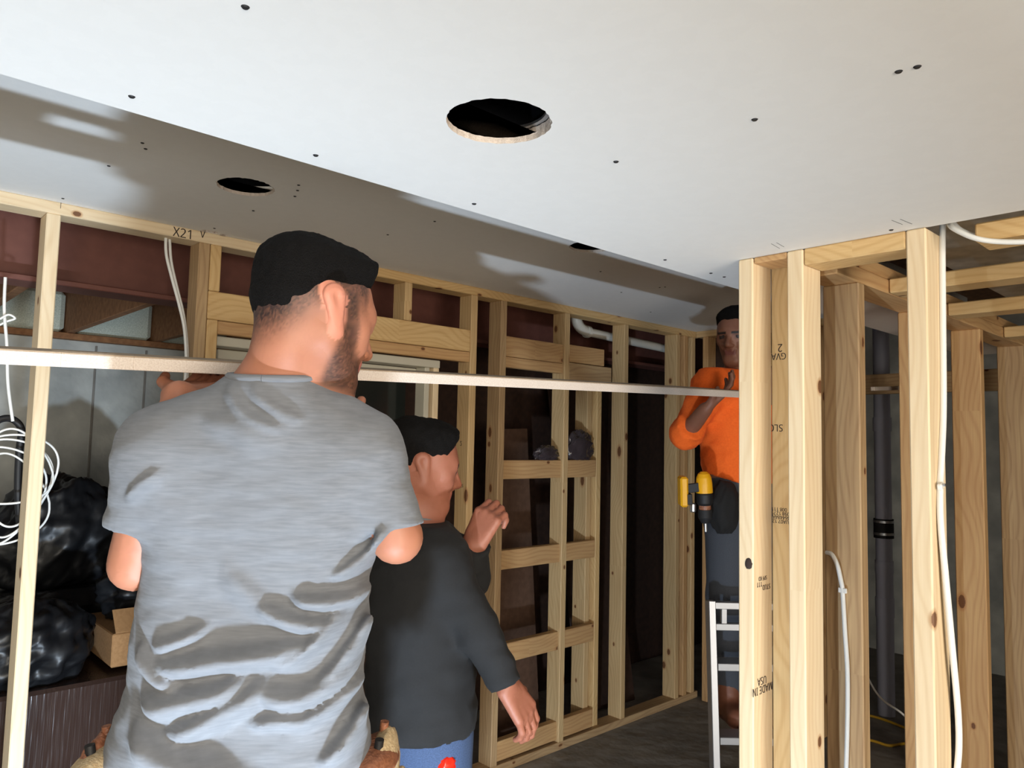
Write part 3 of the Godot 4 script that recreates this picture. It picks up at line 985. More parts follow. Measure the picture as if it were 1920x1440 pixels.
func left_store() -> void:
	var b := thing("steel_beam", "painted red-brown steel beam above the storage area", "beam", Vector3(1, 2.03, -3.07))
	box(b, "web", Vector3(-3.1, 2.05, -3.08), Vector3(5.8, 2.32, -3.07), M.steel_red)
	box(b, "bottom_flange", Vector3(-3.1, 2.03, -3.15), Vector3(5.8, 2.05, -3.0), M.steel_red)
	box(b, "top_flange", Vector3(-3.1, 2.32, -3.15), Vector3(5.8, 2.34, -3.0), M.steel_red)
	# wrapped cartons and rubbish bags
	var k := thing("wrapped_carton", "large carton in shiny dark stretch film under the open cardboard box", "carton", Vector3(0.8, 0, -3.2))
	box(k, "carton", Vector3(0.42, 0.0, -3.45), Vector3(0.92, 0.645, -2.95), M.film, 0.012)
	var k2 := thing("wrapped_carton", "second stretch-wrapped carton standing behind the tool belt", "carton", Vector3(1.2, 0, -3.2))
	box(k2, "carton", Vector3(0.94, 0.0, -3.45), Vector3(1.42, 0.66, -2.97), M.film, 0.012)
	var ob := thing("cardboard_box", "plain brown cardboard box with a bent flap among black bags", "box", Vector3(1.05, 0.665, -3.2))
	box(ob, "carton", Vector3(0.84, 0.665, -3.4), Vector3(1.38, 0.785, -3.0), M.carton, 0.004)
	bar(ob, "flap", Vector3(1.1, 0.787, -3.0), Vector3(1.1, 0.86, -3.06), 0.5, 0.005, M.carton, Vector3(0, 0, 1))
	var bags := [
		[Vector3(0.6, 0.645, -3.15), Vector3(0.2, 0.15, 0.18), "glossy black rubbish bag slumped on the wrapped carton"],
		[Vector3(1.12, 0.79, -3.24), Vector3(0.25, 0.15, 0.15), "black rubbish bag heaped on the cardboard box"],
		[Vector3(0.27, 0.86, -3.72), Vector3(0.2, 0.23, 0.18), "bulging black rubbish bag behind the cable coil"],
		[Vector3(0.80, 0.86, -3.74), Vector3(0.23, 0.25, 0.18), "tallest black rubbish bag with a drooping corner against the concrete"],
		[Vector3(1.36, 0.86, -3.74), Vector3(0.2, 0.2, 0.18), "black rubbish bag against the dark panelling"],
		[Vector3(0.1, 0.0, -3.15), Vector3(0.22, 0.42, 0.22), "black rubbish bag standing on the floor beside the wrapped carton"]]
	var i := 0
	for q in bags:
		var t := thing("rubbish_bag", q[2], "bag", q[0], "black rubbish bags in the storage area")
		put(t, "bag", lump(q[1], 90 + i, 0.2, 0.085, -0.75, 90), M.bag, q[0] + Vector3(0, q[1].y * 0.75, 0))
		i += 1
	var under := thing("storage_pile", "dark covered pile carrying the black rubbish bags", "pile", Vector3(0.7, 0, -3.8))
	box(under, "cover", Vector3(0.1, 0.0, -4.0), Vector3(1.7, 0.86, -3.5), M.bag, 0.06)
	# cables and coil on the first stud
	var coil := thing("cable_coil", "coil of white cable hanging beside the first bright stud", "cable", on_z(40, 900, -2.64))
	rng.seed = 5
	for j in 5:
		var c := on_z(14 + rng.randf_range(-14.0, 22.0), 880 + 15 * j, -2.72 - 0.012 * j)
		var rx := rng.randf_range(0.078, 0.115)
		var ry := rng.randf_range(0.1, 0.15)
		var ph := rng.randf_range(0.0, 3.0)
		var pts := []
		for s in 25:
			var a := TAU * s / 24.0
			pts.append(c + Vector3(cos(a) * rx + 0.012 * sin(a * 2.0 + ph), sin(a) * ry + 0.01 * cos(a * 2.0 + ph), 0.012 * sin(a * 2.0 + ph)))
		tube(coil, "loop", pts, 0.0034, M.cable, 8, 3)
	tube(coil, "lead", [on_z(10, 520, -2.75), on_z(8, 580, -2.75), on_z(13, 650, -2.74), on_z(15, 720, -2.74), on_z(24, 790, -2.73)], 0.0048, M.cable)
	tube(coil, "tie", [on_z(0, 598, -2.745), on_z(16, 590, -2.735), on_z(28, 597, -2.74), on_z(12, 603, -2.75), on_z(-6, 612, -2.75)], 0.0035, M.cable)
	var strap := thing("black_strap", "black strap looped round the white cable coil", "strap", on_z(30, 900, -2.8))
	tube(strap, "strap", [on_z(-30, 830, -2.78), on_z(-8, 792, -2.78), on_z(20, 785, -2.78), on_z(40, 805, -2.78), on_z(36, 850, -2.79), on_z(34, 930, -2.79), on_z(42, 1010, -2.8), on_z(62, 1060, -2.8)], 0.011, M.black, 8)
	var fc := thing("electrical_cable", "pair of white cables dropping through the top plate beside the knotty stud", "cable", on_z(320, 460, -2.63))
	tube(fc, "cable", [on_z(311, 446, -2.64), on_z(312, 478, -2.64), on_z(322, 520, -2.63), on_z(336, 572, -2.62), on_z(346, 620, -2.61), on_z(349, 680, -2.61), on_z(345, 740, -2.62)], 0.0052, M.cable)
	tube(fc, "cable", [on_z(318, 447, -2.65), on_z(321, 490, -2.65), on_z(332, 540, -2.64), on_z(344, 590, -2.63), on_z(351, 650, -2.62), on_z(351, 720, -2.63)], 0.0048, M.cable)

func small_things() -> void:
	# white drain pipe behind the studs
	var dp := thing("drain_pipe", "white plastic drain pipe with an elbow behind the stud wall", "pipe", on_z(1150, 625, -2.75))
	tube(dp, "elbow", [on_z(1080, 585, -2.76), on_z(1081, 600, -2.76), on_z(1088, 614, -2.76), on_z(1101, 622, -2.76)], 0.03, M.pvc, 16)
	tube(dp, "pipe", [on_z(1101, 622, -2.76), on_z(1170, 637, -2.76), on_z(1250, 654, -2.76)], 0.025, M.pvc, 16)
	put(dp, "collar", lathe([[0.03, -0.012], [0.034, -0.012], [0.034, 0.012], [0.03, 0.012]], 20), M.pvc, on_z(1101, 622, -2.76), axis_to(Vector3.RIGHT))
	# grey stack behind the closet
	var foot := on_y(1662, 1340, 0.0)
	var gp := thing("waste_pipe", "grey plastic waste pipe with black rubber coupling beyond the closet studs", "pipe", foot)
	var tp := on_z(1655, 740, foot.z)
	put(gp, "pipe", lathe([[0.0, 0.0], [0.047, 0.0], [0.047, 0.55], [0.051, 0.55], [0.051, 0.66], [0.047, 0.66], [0.047, 0.8], [0.05, 0.8], [0.05, 0.87], [0.045, 0.87], [0.045, 2.3], [0.0, 2.3]], 24), M.pvc_grey, foot)
	put(gp, "coupling", lathe([[0.045, 1.0], [0.054, 1.0], [0.054, 1.11], [0.045, 1.11]], 24), M.rubber, foot)
	for y: float in [1.018, 1.088]:
		put(gp, "hose_clamp", lathe([[0.054, y], [0.0565, y], [0.0565, y + 0.014], [0.054, y + 0.014]], 24), M.metal, foot)
	put(gp, "coupling_ring", lathe([[0.045, 1.62], [0.051, 1.62], [0.051, 1.7], [0.045, 1.7]], 24), M.pvc_grey, foot)
	# closet cables
	var rz := -0.5155
	var c1 := thing("electrical_cable", "white cable stapled down the side of the closet stud", "cable", on_z(1768, 430, rz))
	tube(c1, "cable", [on_z(1768, 405, rz + 0.004), on_z(1767, 470, rz + 0.006), on_z(1768, 600, rz + 0.006), on_z(1769, 760, rz + 0.006), on_z(1766, 850, rz + 0.006), on_z(1763, 912, rz + 0.006), on_z(1764, 980, rz + 0.008), on_z(1773, 1080, rz + 0.012), on_z(1786, 1220, rz + 0.016), on_z(1796, 1330, rz + 0.016), on_z(1798, 1400, rz + 0.014), on_z(1793, 1460, rz + 0.01)], 0.0062, M.cable, 10)
	var cl := put(c1, "cable_clip", eased_box(Vector3(0.02, 0.013, 0.009), 0.003), M.cable, on_z(1764, 911, rz + 0.009), Basis(Vector3(0, 0, 1), 0.35))
	put(cl, "nail", lathe([[0.0, 0.0], [0.003, 0.0], [0.003, 0.006], [0.0, 0.006]], 8), M.metal, on_z(1766, 909, rz + 0.012), axis_to(Vector3(0, 0, 1)))
	var zd := -0.7495
	var fx := 1.849
	var c2 := thing("electrical_cable", "white cable clipped to the knotty stud behind the corner post", "cable", on_x(1575, 1200, fx))
	tube(c2, "cable", [on_x(1550, 1036, fx), on_x(1560, 1040, fx - 0.008), on_x(1570, 1060, fx - 0.01), on_x(1577, 1090, fx - 0.008), on_x(1580, 1110, fx - 0.006), on_x(1584, 1180, fx - 0.008), on_x(1589, 1260, fx - 0.01), on_x(1589, 1350, fx - 0.01), on_x(1586, 1460, fx - 0.01)], 0.0054, M.cable, 10)
	put(c2, "cable_clip", eased_box(Vector3(0.006, 0.012, 0.02), 0.003), M.cable, on_x(1580, 1107, fx - 0.008))
	var c3 := thing("electrical_cable", "white cable looping out under the ceiling edge above the closet", "cable", on_y(1785, 425, 1.96))
	tube(c3, "cable", [on_x(1778, 408, 1.66), on_x(1782, 423, 1.63), on_x(1800, 435, 1.62), on_x(1830, 447, 1.62), on_x(1870, 453, 1.63), on_x(1930, 453, 1.64), on_x(1990, 446, 1.66)], 0.0052, M.cable, 10)
	tube(c3, "cable", [on_x(1779, 406, 1.68), on_x(1800, 430, 1.66), on_x(1845, 446, 1.66), on_x(1885, 446, 1.68), on_x(1920, 437, 1.72), on_x(1980, 420, 1.76)], 0.0048, M.cable, 10)
	# cords on the floor beyond the closet
	var yc := thing("yellow_cord", "yellow cord lying on the floor behind the closet studs", "cord", on_y(1660, 1400, 0.006))
	tube(yc, "cord", [on_y(1600, 1338, 0.007), on_y(1640, 1344, 0.007), on_y(1690, 1362, 0.007), on_y(1760, 1395, 0.007), on_y(1700, 1394, 0.007), on_y(1668, 1398, 0.007), on_y(1640, 1390, 0.007), on_y(1600, 1380, 0.007)], 0.007, M.cord_yellow)
	var wc := thing("white_cord", "thin white cord slanting across the grey waste pipe", "cord", on_x(1640, 1295, 3.2))
	tube(wc, "cord", [on_y(1590, 1330, 0.006) + Vector3(0, 0.45, 0), on_x(1640, 1294, 4.0), on_x(1696, 1342, 3.8), on_y(1745, 1400, 0.006)], 0.005, M.cable)
	var st := thing("wood_strip", "short pale strip standing out between the closet studs", "strip", on_z(1660, 728, -1.5))
	bar(st, "strip", on_z(1636, 729, -1.5), on_z(1760, 726, -1.5), 0.02, 0.02, M.drywall_core)
	# crumpled plastic on the upper blocking
	var p := on_z(1022, 861, -2.64)
	var b1 := thing("plastic_wrapper", "small crumpled pinkish plastic wrapper on the upper blocking", "wrapper", Vector3(p.x, 1.425, -2.64))
	put(b1, "wrapper", lump(Vector3(0.07, 0.035, 0.025), 31, 0.45, 0.14, -0.8, 40), M.clear_bag, Vector3(p.x, 1.451, -2.635))
	p = on_z(1085, 861, -2.64)
	var b3 := thing("plastic_bag", "crumpled dark plastic bag on the upper blocking beside the studs", "bag", Vector3(p.x, 1.425, -2.64))
	put(b3, "bag", lump(Vector3(0.085, 0.075, 0.03), 37, 0.4, 0.12, -0.8, 44), M.clear_bag, Vector3(p.x, 1.483, -2.637))
	var bb := thing("electrical_box", "blue plastic electrical box low between the blocking studs", "box", on_z(1068, 1420, -2.64))
	box(bb, "box", on_z(1058, 1405, -2.68), on_z(1058, 1405, -2.68) + Vector3(0.075, -0.11, 0.06), M.blue_box, 0.004)
	# aluminium stepladder under the man in orange
	var o := at(1351, 1440, 3.02)
	o.y = 0.0
	var ld := thing("stepladder", "aluminium stepladder under the man in orange", "ladder", o)
	for sd: float in [-1.0, 1.0]:
		bar(ld, "rail", o + hr * (0.098 + sd * 0.192) - hf * 0.3, o + hr * (0.098 + sd * 0.192) - hf * 0.19 + Vector3(0, 0.92, 0), 0.026, 0.06, M.alu, hf)
		bar(ld, "rear_leg", o + hr * (0.2 + sd * 0.1) + hf * 0.45, o + hr * (0.14 + sd * 0.14) + hf * 0.06 + Vector3(0, 0.9, 0), 0.02, 0.03, M.alu, hf)
	for y: float in [0.14, 0.42, 0.68]:
		bar(ld, "step", o + hr * (-0.075) + Vector3(0, y, 0) - hf * (0.26 - y * 0.11), o + hr * 0.27 + Vector3(0, y, 0) - hf * (0.26 - y * 0.11), 0.028, 0.09, M.alu, hf)
	bar(ld, "top_cap", o + hr * (-0.09) + Vector3(0, 0.905, 0) - hf * 0.2, o + hr * 0.3 + Vector3(0, 0.905, 0) - hf * 0.2, 0.026, 0.03, M.alu, hf)
	bar(ld, "top_cap", o + hr * (-0.09) + Vector3(0, 0.825, 0) - hf * 0.2, o + hr * 0.3 + Vector3(0, 0.825, 0) - hf * 0.2, 0.026, 0.03, M.alu, hf)
	bar(ld, "cap_bracket", o - hr * 0.045 + Vector3(0, 0.82, 0) - hf * 0.2, o - hr * 0.045 + Vector3(0, 0.91, 0) - hf * 0.2, 0.022, 0.02, M.alu, hf)

func work_light() -> void:
	var p := Vector3(0.18, 0.0, -0.42)
	var t := thing("work_light", "low lamp on the floor lighting the room from below", "lamp", p)
	var n := Vector3(0.06, 0.08, -0.99).normalized()
	var c := p + Vector3(0, 0.14, 0)
	var bs := axis_to(n)
	put(t, "lamp_housing", eased_box(Vector3(0.2, 0.04, 0.16), 0.006), M.yellow, c - n * 0.025, bs)
	var gm := mat(rgb(250, 250, 250), 0.4)
	gm.emission_enabled = true
	gm.emission = Color(0.9, 0.95, 1.0)
	gm.emission_energy_multiplier = 6.0
	put(t, "lamp_lens", eased_box(Vector3(0.13, 0.006, 0.1), 0.002), gm, c - n * 0.002, bs)
	for sd: float in [-1.0, 1.0]:
		tube(t, "foot", [c - n * 0.02 + bs.x * 0.1 * sd, p + Vector3(0.1 * sd, 0.01, 0.07), p + Vector3(0.1 * sd, 0.008, -0.09)], 0.008, M.black, 8)
	var l := AreaLight3D.new()
	l.name = "work_light_beam"
	l.area_size = Vector2(0.12, 0.09)
	l.light_color = Color(0.84, 0.92, 1.0)
	l.area_normalize_energy = true
	l.light_energy = 7.4
	l.area_range = 14.0
	l.shadow_enabled = true
	t.add_child(l)
	l.global_position = c + n * 0.006
	l.look_at(c + n, Vector3(0, 0, -1))

func board() -> void:
	# strip of drywall, two sheets thick, with an outlet cut-out; its far edge is held higher than its near one
	var a := on_z(-260, 655, -1.43)
	var b := on_z(1470, 743.5, -1.45)
	var dx := (b - a).normalized()
	var dz := Vector3(0, 0, -1).rotated(Vector3(1, 0, 0), deg_to_rad(6.0))
	dz = (dz - dx * dz.dot(dx)).normalized()
	var up := dz.cross(dx) * -1.0
	if up.y < 0.0:
		up = -up
	var t := thing("drywall_strip", "long narrow white drywall strip carried at head height by the men", "drywall", a)
	var w := 0.235
	var le := a.distance_to(b)
	var hole0 := (Vector3(0.352, 0, 0) - Vector3(a.x, 0, 0)).x / dx.x
	var part := func(x0: float, x1: float, z0: float, z1: float) -> void:
		for q in [[0.0005, 0.0235, M.drywall_core, "gypsum_core"], [0.0235, 0.026, M.paper_back, "backing_paper"]]:
			var c: Vector3 = a + dx * (x0 + x1) * 0.5 + dz * (z0 + z1) * 0.5 + up * ((q[0] + q[1]) * 0.5 - 0.013)
			put(t, q[3], eased_box(Vector3(x1 - x0, q[1] - q[0], z1 - z0), 0.0008), q[2], c, Basis(dx, up, dx.cross(up)))
	part.call(0.0, hole0 - 0.057, 0.0, w)
	part.call(hole0 + 0.057, le, 0.0, w)
	part.call(hole0 - 0.057, hole0 + 0.057, 0.0, 0.036)
	part.call(hole0 - 0.057, hole0 + 0.057, 0.106, w)

# ---------------------------------------------------------------- people
func legs_field(f: Field, o: Vector3, r: Vector3, fw: Vector3, hip: float, fat: float) -> void:
	for sd: float in [-1.0, 1.0]:
		var h := o + r * 0.09 * sd + Vector3(0, hip, 0)
		var kn := o + r * 0.11 * sd + fw * 0.03 + Vector3(0, hip * 0.54, 0)
		var an := o + r * 0.12 * sd - fw * 0.02 + Vector3(0, 0.1, 0)
		f.cap(h, kn, 0.09 + fat, 0.062 + fat, 0.05)
		f.cap(kn, an, 0.062 + fat, 0.045 + fat, 0.03)
func shoes(t: Node3D, o: Vector3, r: Vector3, fw: Vector3, m: Material, y := 0.0) -> void:
	for sd: float in [-1.0, 1.0]:
		var f := Field.new()
		var a := o + r * 0.12 * sd + Vector3(0, y + 0.05, 0)
		f.cap(a - fw * 0.06, a + fw * 0.13 - Vector3(0, 0.008, 0), 0.048, 0.042, 0.03)
		f.cap(a - fw * 0.03, a - fw * 0.03 + Vector3(0, 0.08, 0), 0.046, 0.05, 0.03)
		f.planes.append(Plane(Vector3.DOWN, -y))
		var s := Hull.new()
		var bb := around([a - fw * 0.06, a + fw * 0.14, a + Vector3(0, 0.1, 0)], 0.07)
		net(f, bb.position, bb.end, 0.011, s)
		put(t, "shoe", s.mesh(), m)

func man_grey() -> void:
	var r := hr
	var fw := hf
	var o := at(478, 1440, 1.27)
	o.y = 0.0
	var t := thing("person", "man in grey heather t-shirt seen from behind, holding the strip overhead", "person", o)
	# joints from the photograph, 1.2 m away
	var sh_l := at(304, 846, 1.228)
	var sh_r := at(684, 846, 1.26)
	var el_l := at(254, 1058, 1.27)
	var el_r := at(744, 1008, 1.26)
	var wr_l := at(336, 742, 1.36)
	var wr_r := at(612, 806, 1.36)
	var nb := at(520, 730, 1.25)
	var hd := make_head(at(588, 598, 1.26), (hr * cos(deg_to_rad(44.0)) + hf * sin(deg_to_rad(44.0))), deg_to_rad(10.0), deg_to_rad(-3.0))
	# body
	var f := Field.new()
	head_field(f, hd)
	f.cap(hd.p(0, -0.03, -0.028), nb, 0.057, 0.066, 0.02)
	f.cap(hd.p(0, -0.085, 0.02), at(545, 735, 1.323), 0.04, 0.05, 0.03)
	f.cap(nb, sh_l, 0.05, 0.05, 0.03)
	f.cap(nb, sh_r, 0.05, 0.05, 0.03)
	f.cap(at(420, 850, 1.281), at(590, 850, 1.281), 0.09, 0.09, 0.05)
	f.cap(at(430, 1000, 1.292), at(570, 1000, 1.292), 0.085, 0.085, 0.08)
	f.cap(at(420, 1250, 1.292), at(550, 1250, 1.292), 0.085, 0.085, 0.1)
	f.cap(at(410, 1400, 1.292), at(560, 1400, 1.292), 0.09, 0.09, 0.1)
	legs_field(f, o, r, fw, 0.92, 0.0)
	for q in [[sh_l, el_l, wr_l], [sh_r, el_r, wr_r]]:
		f.cap(q[0], q[1], 0.05, 0.042, 0.02)
		f.cap(q[1], q[1].lerp(q[2], 0.3), 0.04, 0.044, 0.015)
		f.cap(q[1].lerp(q[2], 0.3), q[2], 0.044, 0.028, 0.015)
	var up := Vector3.UP
	hand_field(f, wr_l, (fw * 1.0 + up * 0.25), up, -r, [0.12, 0.25, 0.25], 0.2)
	hand_field(f, wr_r, (fw * 0.9 + up * 0.5 - r * 0.2), up, r, [0.12, 0.25, 0.25], 0.2)
	var sk := lin(168, 110, 84)
	var nz := noise(201, 420.0, 2)
	var tone := func(p: Vector3) -> Color:
		var c := sk
		var q := hd.local(p)
		var g := nz.get_noise_3dv(p)
		c = c * (1.0 + 0.05 * g)
		if q.length() < 0.2:
			var wob := 0.006 * g
			# shaved sides: stubble that thins out below the hair
			var edge := lerpf(-0.02, 0.052, smoothstep(-0.09, -0.01, q.z))
			var cover := smoothstep(edge - 0.075, edge + 0.012, q.y + wob) * smoothstep(0.066, 0.052, q.z + wob)
			cover *= lerpf(0.8, 0.97, smoothstep(-0.06, -0.1, q.z))
			if absf(q.x) > 0.0765 and q.y < 0.047 and q.z > -0.042 and q.z < 0.02:
				cover = 0.0
			c = c.lerp(lin(24, 19, 17), clampf(cover * (1.0 + 0.35 * g), 0.0, 0.97))
			# beard along the jaw and sideburn
			var jaw := 0.0
			if q.y > -0.075:
				jaw = smoothstep(0.026, 0.012, absf(q.z - 0.034 + 0.3 * (q.y + 0.03) + wob)) * smoothstep(0.05, 0.03, q.y)
			var chin := smoothstep(-0.04, -0.058, q.y + 0.25 * (q.z - 0.05) + wob) * smoothstep(0.0, 0.02, q.z) * smoothstep(-0.13, -0.11, q.y)
			c = c.lerp(lin(40, 29, 25), clampf(maxf(jaw, chin) * (0.8 + 0.3 * g), 0.0, 0.9))
			if absf(q.y + 0.062) < 0.011 and absf(q.x) < 0.026 and q.z > 0.08:
				c = lin(166, 100, 90)
			if absf(q.x) > 0.077 and absf(q.y) < 0.05:
				c = c.lerp(lin(214, 140, 116), 0.6)
		return c
	var s := Hull.new()
	net(f, hd.o - Vector3.ONE * 0.15, hd.o + Vector3.ONE * 0.15, 0.0034, s, tone)
	var bb := around([sh_l, sh_r, el_l, el_r, nb, o + up * 0.1, at(410, 1400, 1.292)], 0.13)
	bb = bb.merge(around([wr_l, wr_r], 0.12))
	net(f, bb.position, bb.end, 0.0105, s, tone)
	for q in [wr_l, wr_r]:
		var hb := around([q, q + up * 0.12 + fw * 0.08], 0.075)
		net(f, hb.position, hb.end, 0.0036, s, tone)
	put(t, "body", s.mesh(), M.skin)
	hair(t, hd, -0.04, 0.036, 0.045, 0.078, 0.014, 0.0042, 207, 0.012)
	# t-shirt with its folds
	var sf := Field.new()
	sf.cap(nb + Vector3(0, 0.02, 0), nb + Vector3(0, -0.06, 0), 0.077, 0.085, 0.03)
	sf.cap(nb + Vector3(0, -0.02, 0), sh_l, 0.062, 0.064, 0.03)
	sf.cap(nb + Vector3(0, -0.02, 0), sh_r, 0.062, 0.058, 0.03)
	sf.cap(at(388, 880, 1.281), at(600, 880, 1.281), 0.112, 0.112, 0.07)
	sf.cap(at(410, 1000, 1.292), at(580, 1000, 1.292), 0.114, 0.114, 0.08)
	sf.cap(at(386, 1180, 1.292), at(562, 1180, 1.292), 0.116, 0.114, 0.10)
	sf.cap(at(372, 1360, 1.292), at(562, 1360, 1.292), 0.122, 0.108, 0.10)
	sf.cap(at(345, 1460, 1.292), at(556, 1460, 1.292), 0.12, 0.108, 0.10)
	var cuff_l := sh_l.lerp(el_l, 0.66)
	var cuff_r := sh_r.lerp(el_r, 0.86)
	var dl := (el_l - sh_l).normalized()
	var dr := (el_r - sh_r).normalized()
	sf.cap(sh_l, sh_l.lerp(el_l, 1.2), 0.064, 0.062, 0.03)
	var nl := (dl * 0.35 + Vector3.DOWN).normalized()
	sf.end_last(Plane(nl, nl.dot(cuff_l)))
	sf.cap(sh_r, sh_r.lerp(el_r, 1.4), 0.058, 0.05, 0.03)
	var nr := (dr * 0.35 + Vector3.DOWN).normalized()
	sf.end_last(Plane(nr, nr.dot(cuff_r)))
	var body_x := at(478, 1200, 1.281).dot(r)
	var folds := [
		[[262, 1242], [420, 1212], [604, 1196], 0.017, 24, 40], [[248, 1203], [295, 1250], [352, 1287], 0.012, 18, 28],
		[[240, 1306], [345, 1283], [474, 1260], 0.018, 30, 44], [[288, 1370], [400, 1306], [514, 1260], 0.016, 32, 40],
		[[466, 1274], [560, 1286], [656, 1232], 0.014, 26, 40], [[244, 1340], [350, 1390], [510, 1452], 0.020, 36, 50],
		[[536, 1106], [610, 1120], [694, 1110], 0.011, 16, 26], [[466, 1114], [545, 1150], [634, 1172], 0.011, 16, 28],
		[[486, 1242], [560, 1210], [630, 1134], 0.012, 16, 26], [[556, 1304], [625, 1230], [704, 1104], 0.013, 20, 30],
		[[526, 1357], [600, 1322], [694, 1266], 0.010, 18, 30], [[446, 1350], [530, 1338], [606, 1354], 0.009, 16, 28],
		[[576, 1446], [640, 1370], [698, 1264], 0.014, 22, 32], [[600, 1086], [662, 1042], [714, 982], 0.010, 15, 26],
		[[222, 938], [258, 902], [314, 872], 0.006, 12, 22], [[268, 1207], [320, 1190], [390, 1164], 0.010, 16, 26], [[416, 1046], [490, 1110], [536, 1166], 0.005, 24, 40],
		[[424, 704], [470, 765], [556, 804], 0.006, 13, 22], [[470, 714], [520, 752], [576, 782], 0.006, 13, 22], [[370, 768], [450, 778], [556, 826], 0.004, 24, 40]]
	var runs := []
	for q in folds:
		var ctl := []
		for i in 3:
			var a := at(q[i][0], q[i][1], 1.165)
			ctl.append(Vector3(a.dot(r), a.y, 0))
		var line := PackedVector2Array()
		var box2 := Rect2(ctl[0].x, ctl[0].y, 0, 0)
		for v in smooth_path(ctl, 4):
			line.append(Vector2(v.x, v.y))
			box2 = box2.expand(Vector2(v.x, v.y))
		runs.append([line, box2.grow((q[4] + q[5]) / 1200.0), q[3] * 2.0, q[4] / 1150.0, q[5] / 1200.0])
	var back := o.dot(fw)
	var big := noise(211, 5.0, 2)
	sf.bulge = func(p: Vector3) -> float:
		var e := 0.003 * big.get_noise_3d(p.x * 2.0, p.y * 5.0, p.z * 2.0)
		if p.dot(fw) - back > 0.03:
			return e
		var q := Vector2(p.dot(r), p.y)
		var best := 0.0
		for g in runs:
			if not (g[1] as Rect2).has_point(q):
				continue
			var line: PackedVector2Array = g[0]
			var near := 1e9
			var along := 0.0
			var off := 0.0
			var cnt := line.size() - 1
			for i in cnt:
				var ab := line[i + 1] - line[i]
				var tt := (q - line[i]).dot(ab) / ab.length_squared()
				var tc := clampf(tt, 0.0, 1.0)
				var dd := (q - line[i] - ab * tc).length()
				if dd < near:
					near = dd
					along = (i + tc) / cnt
					var nn := Vector2(ab.y, -ab.x).normalized()
					if nn.y > 0.0:
						nn = -nn
					off = dd * signf((q - line[i]).dot(nn))
			var end := smoothstep(0.0, 0.9, sin(PI * along))
			var w1: float = g[3] * (0.35 + 0.65 * end)
			var w2: float = g[4]
			if off < -0.3 * w1 or off > w1 + w2:
				continue
			var prof := smoothstep(-0.3 * w1, w1, off) if off < w1 else 1.0 - smoothstep(w1, w1 + w2, off)
			best = maxf(best, g[2] * prof * end)
		return e + best * smoothstep(0.03, -0.06, p.dot(fw) - back)
	sf.most = 0.042
	var shirt := Hull.new()
	var torso_clip := Plane((Vector3.UP - fw * 0.12).normalized(), (Vector3.UP - fw * 0.12).normalized().dot(nb + Vector3(0, 0.022, 0)))
	sf.planes.append(torso_clip)
	var sb := around([sh_l, sh_r, cuff_l, cuff_r, nb, at(350, 1470, 1.292), at(566, 1470, 1.292)], 0.16)
	var lo := sb.position
	lo.y = 0.90
	net(sf, lo, sb.end, 0.0062, shirt)
	var ts := put(t, "t_shirt", shirt.mesh(), M.shirt)
	# ribbed collar
	var ring := []
	for i in 25:
		var a := TAU * i / 24.0
		ring.append(nb + r * sin(a) * 0.077 - fw * cos(a) * 0.077 + Vector3(0, 0.021 + 0.077 * cos(a) * -0.12, 0))
	tube(ts, "collar", ring, 0.0065, M.shirt, 8, 3)
	# trousers, shoes
	var pf := Field.new()
	pf.cap(at(420, 1430, 1.281), at(545, 1430, 1.281), 0.1, 0.1, 0.06)
	legs_field(pf, o, r, fw, 0.9, 0.016)
	pf.planes.append(Plane(Vector3.UP, 0.99))
	var ph := Hull.new()
	net(pf, Vector3(o.x - 0.4, 0.05, o.z - 0.4), Vector3(o.x + 0.4, 1.02, o.z + 0.4), 0.014, ph)
	put(t, "trousers", ph.mesh(), M.jeans)
	shoes(t, o, r, fw, M.boot)
	# tool belt with two pouches
	var bt := thing("tool_belt", "brown leather tool belt with pouches round the grey shirt", "tool belt", o + Vector3(0, 0.8, 0))
	var belt := []
	var hc := at(470, 1440, 1.281)
	hc.y = 0.9
	for i in 25:
		var a := TAU * i / 24.0
		belt.append(hc + r * sin(a) * 0.19 - fw * cos(a) * 0.135)
	tube(bt, "belt", belt, 0.016, M.leather, 8, 3)
	for q in [[204, 1428, 1.27, M.leather, -1.0], [708, 1416, 1.33, M.suede, 1.0]]:
		var c := at(q[0], q[1], q[2]) + Vector3(0, -0.055, 0)
		var turn := Basis(r, Vector3.UP, -fw) * Basis(Vector3(0, 0, 1), -0.16 * q[4])
		var pc := put(bt, "pouch", lump(Vector3(0.034, 0.098, 0.088), 41, 0.07, 0.07, -0.9, 48), q[3], c, turn)
		put(pc, "pocket", lump(Vector3(0.022, 0.06, 0.062), 45, 0.07, 0.07, -0.9, 40), q[3], c + r * 0.032 * q[4] + Vector3(0, -0.03, 0), turn)
		put(pc, "flap", lump(Vector3(0.038, 0.03, 0.08), 49, 0.09, 0.08, -0.9, 36), [M.leather, M.suede][1 if q[4] < 0.0 else 0], c + Vector3(0, 0.058, 0) - fw * 0.02, turn)
		for j in 2:
			tube(pc, "tool_handle", [c + Vector3(0, 0.02, 0) - fw * (0.04 - 0.05 * j), c + Vector3(0, 0.1 + 0.012 * j, 0) - fw * (0.045 - 0.05 * j) + r * 0.01 * q[4]], 0.008, [M.black, M.leather][j], 10)

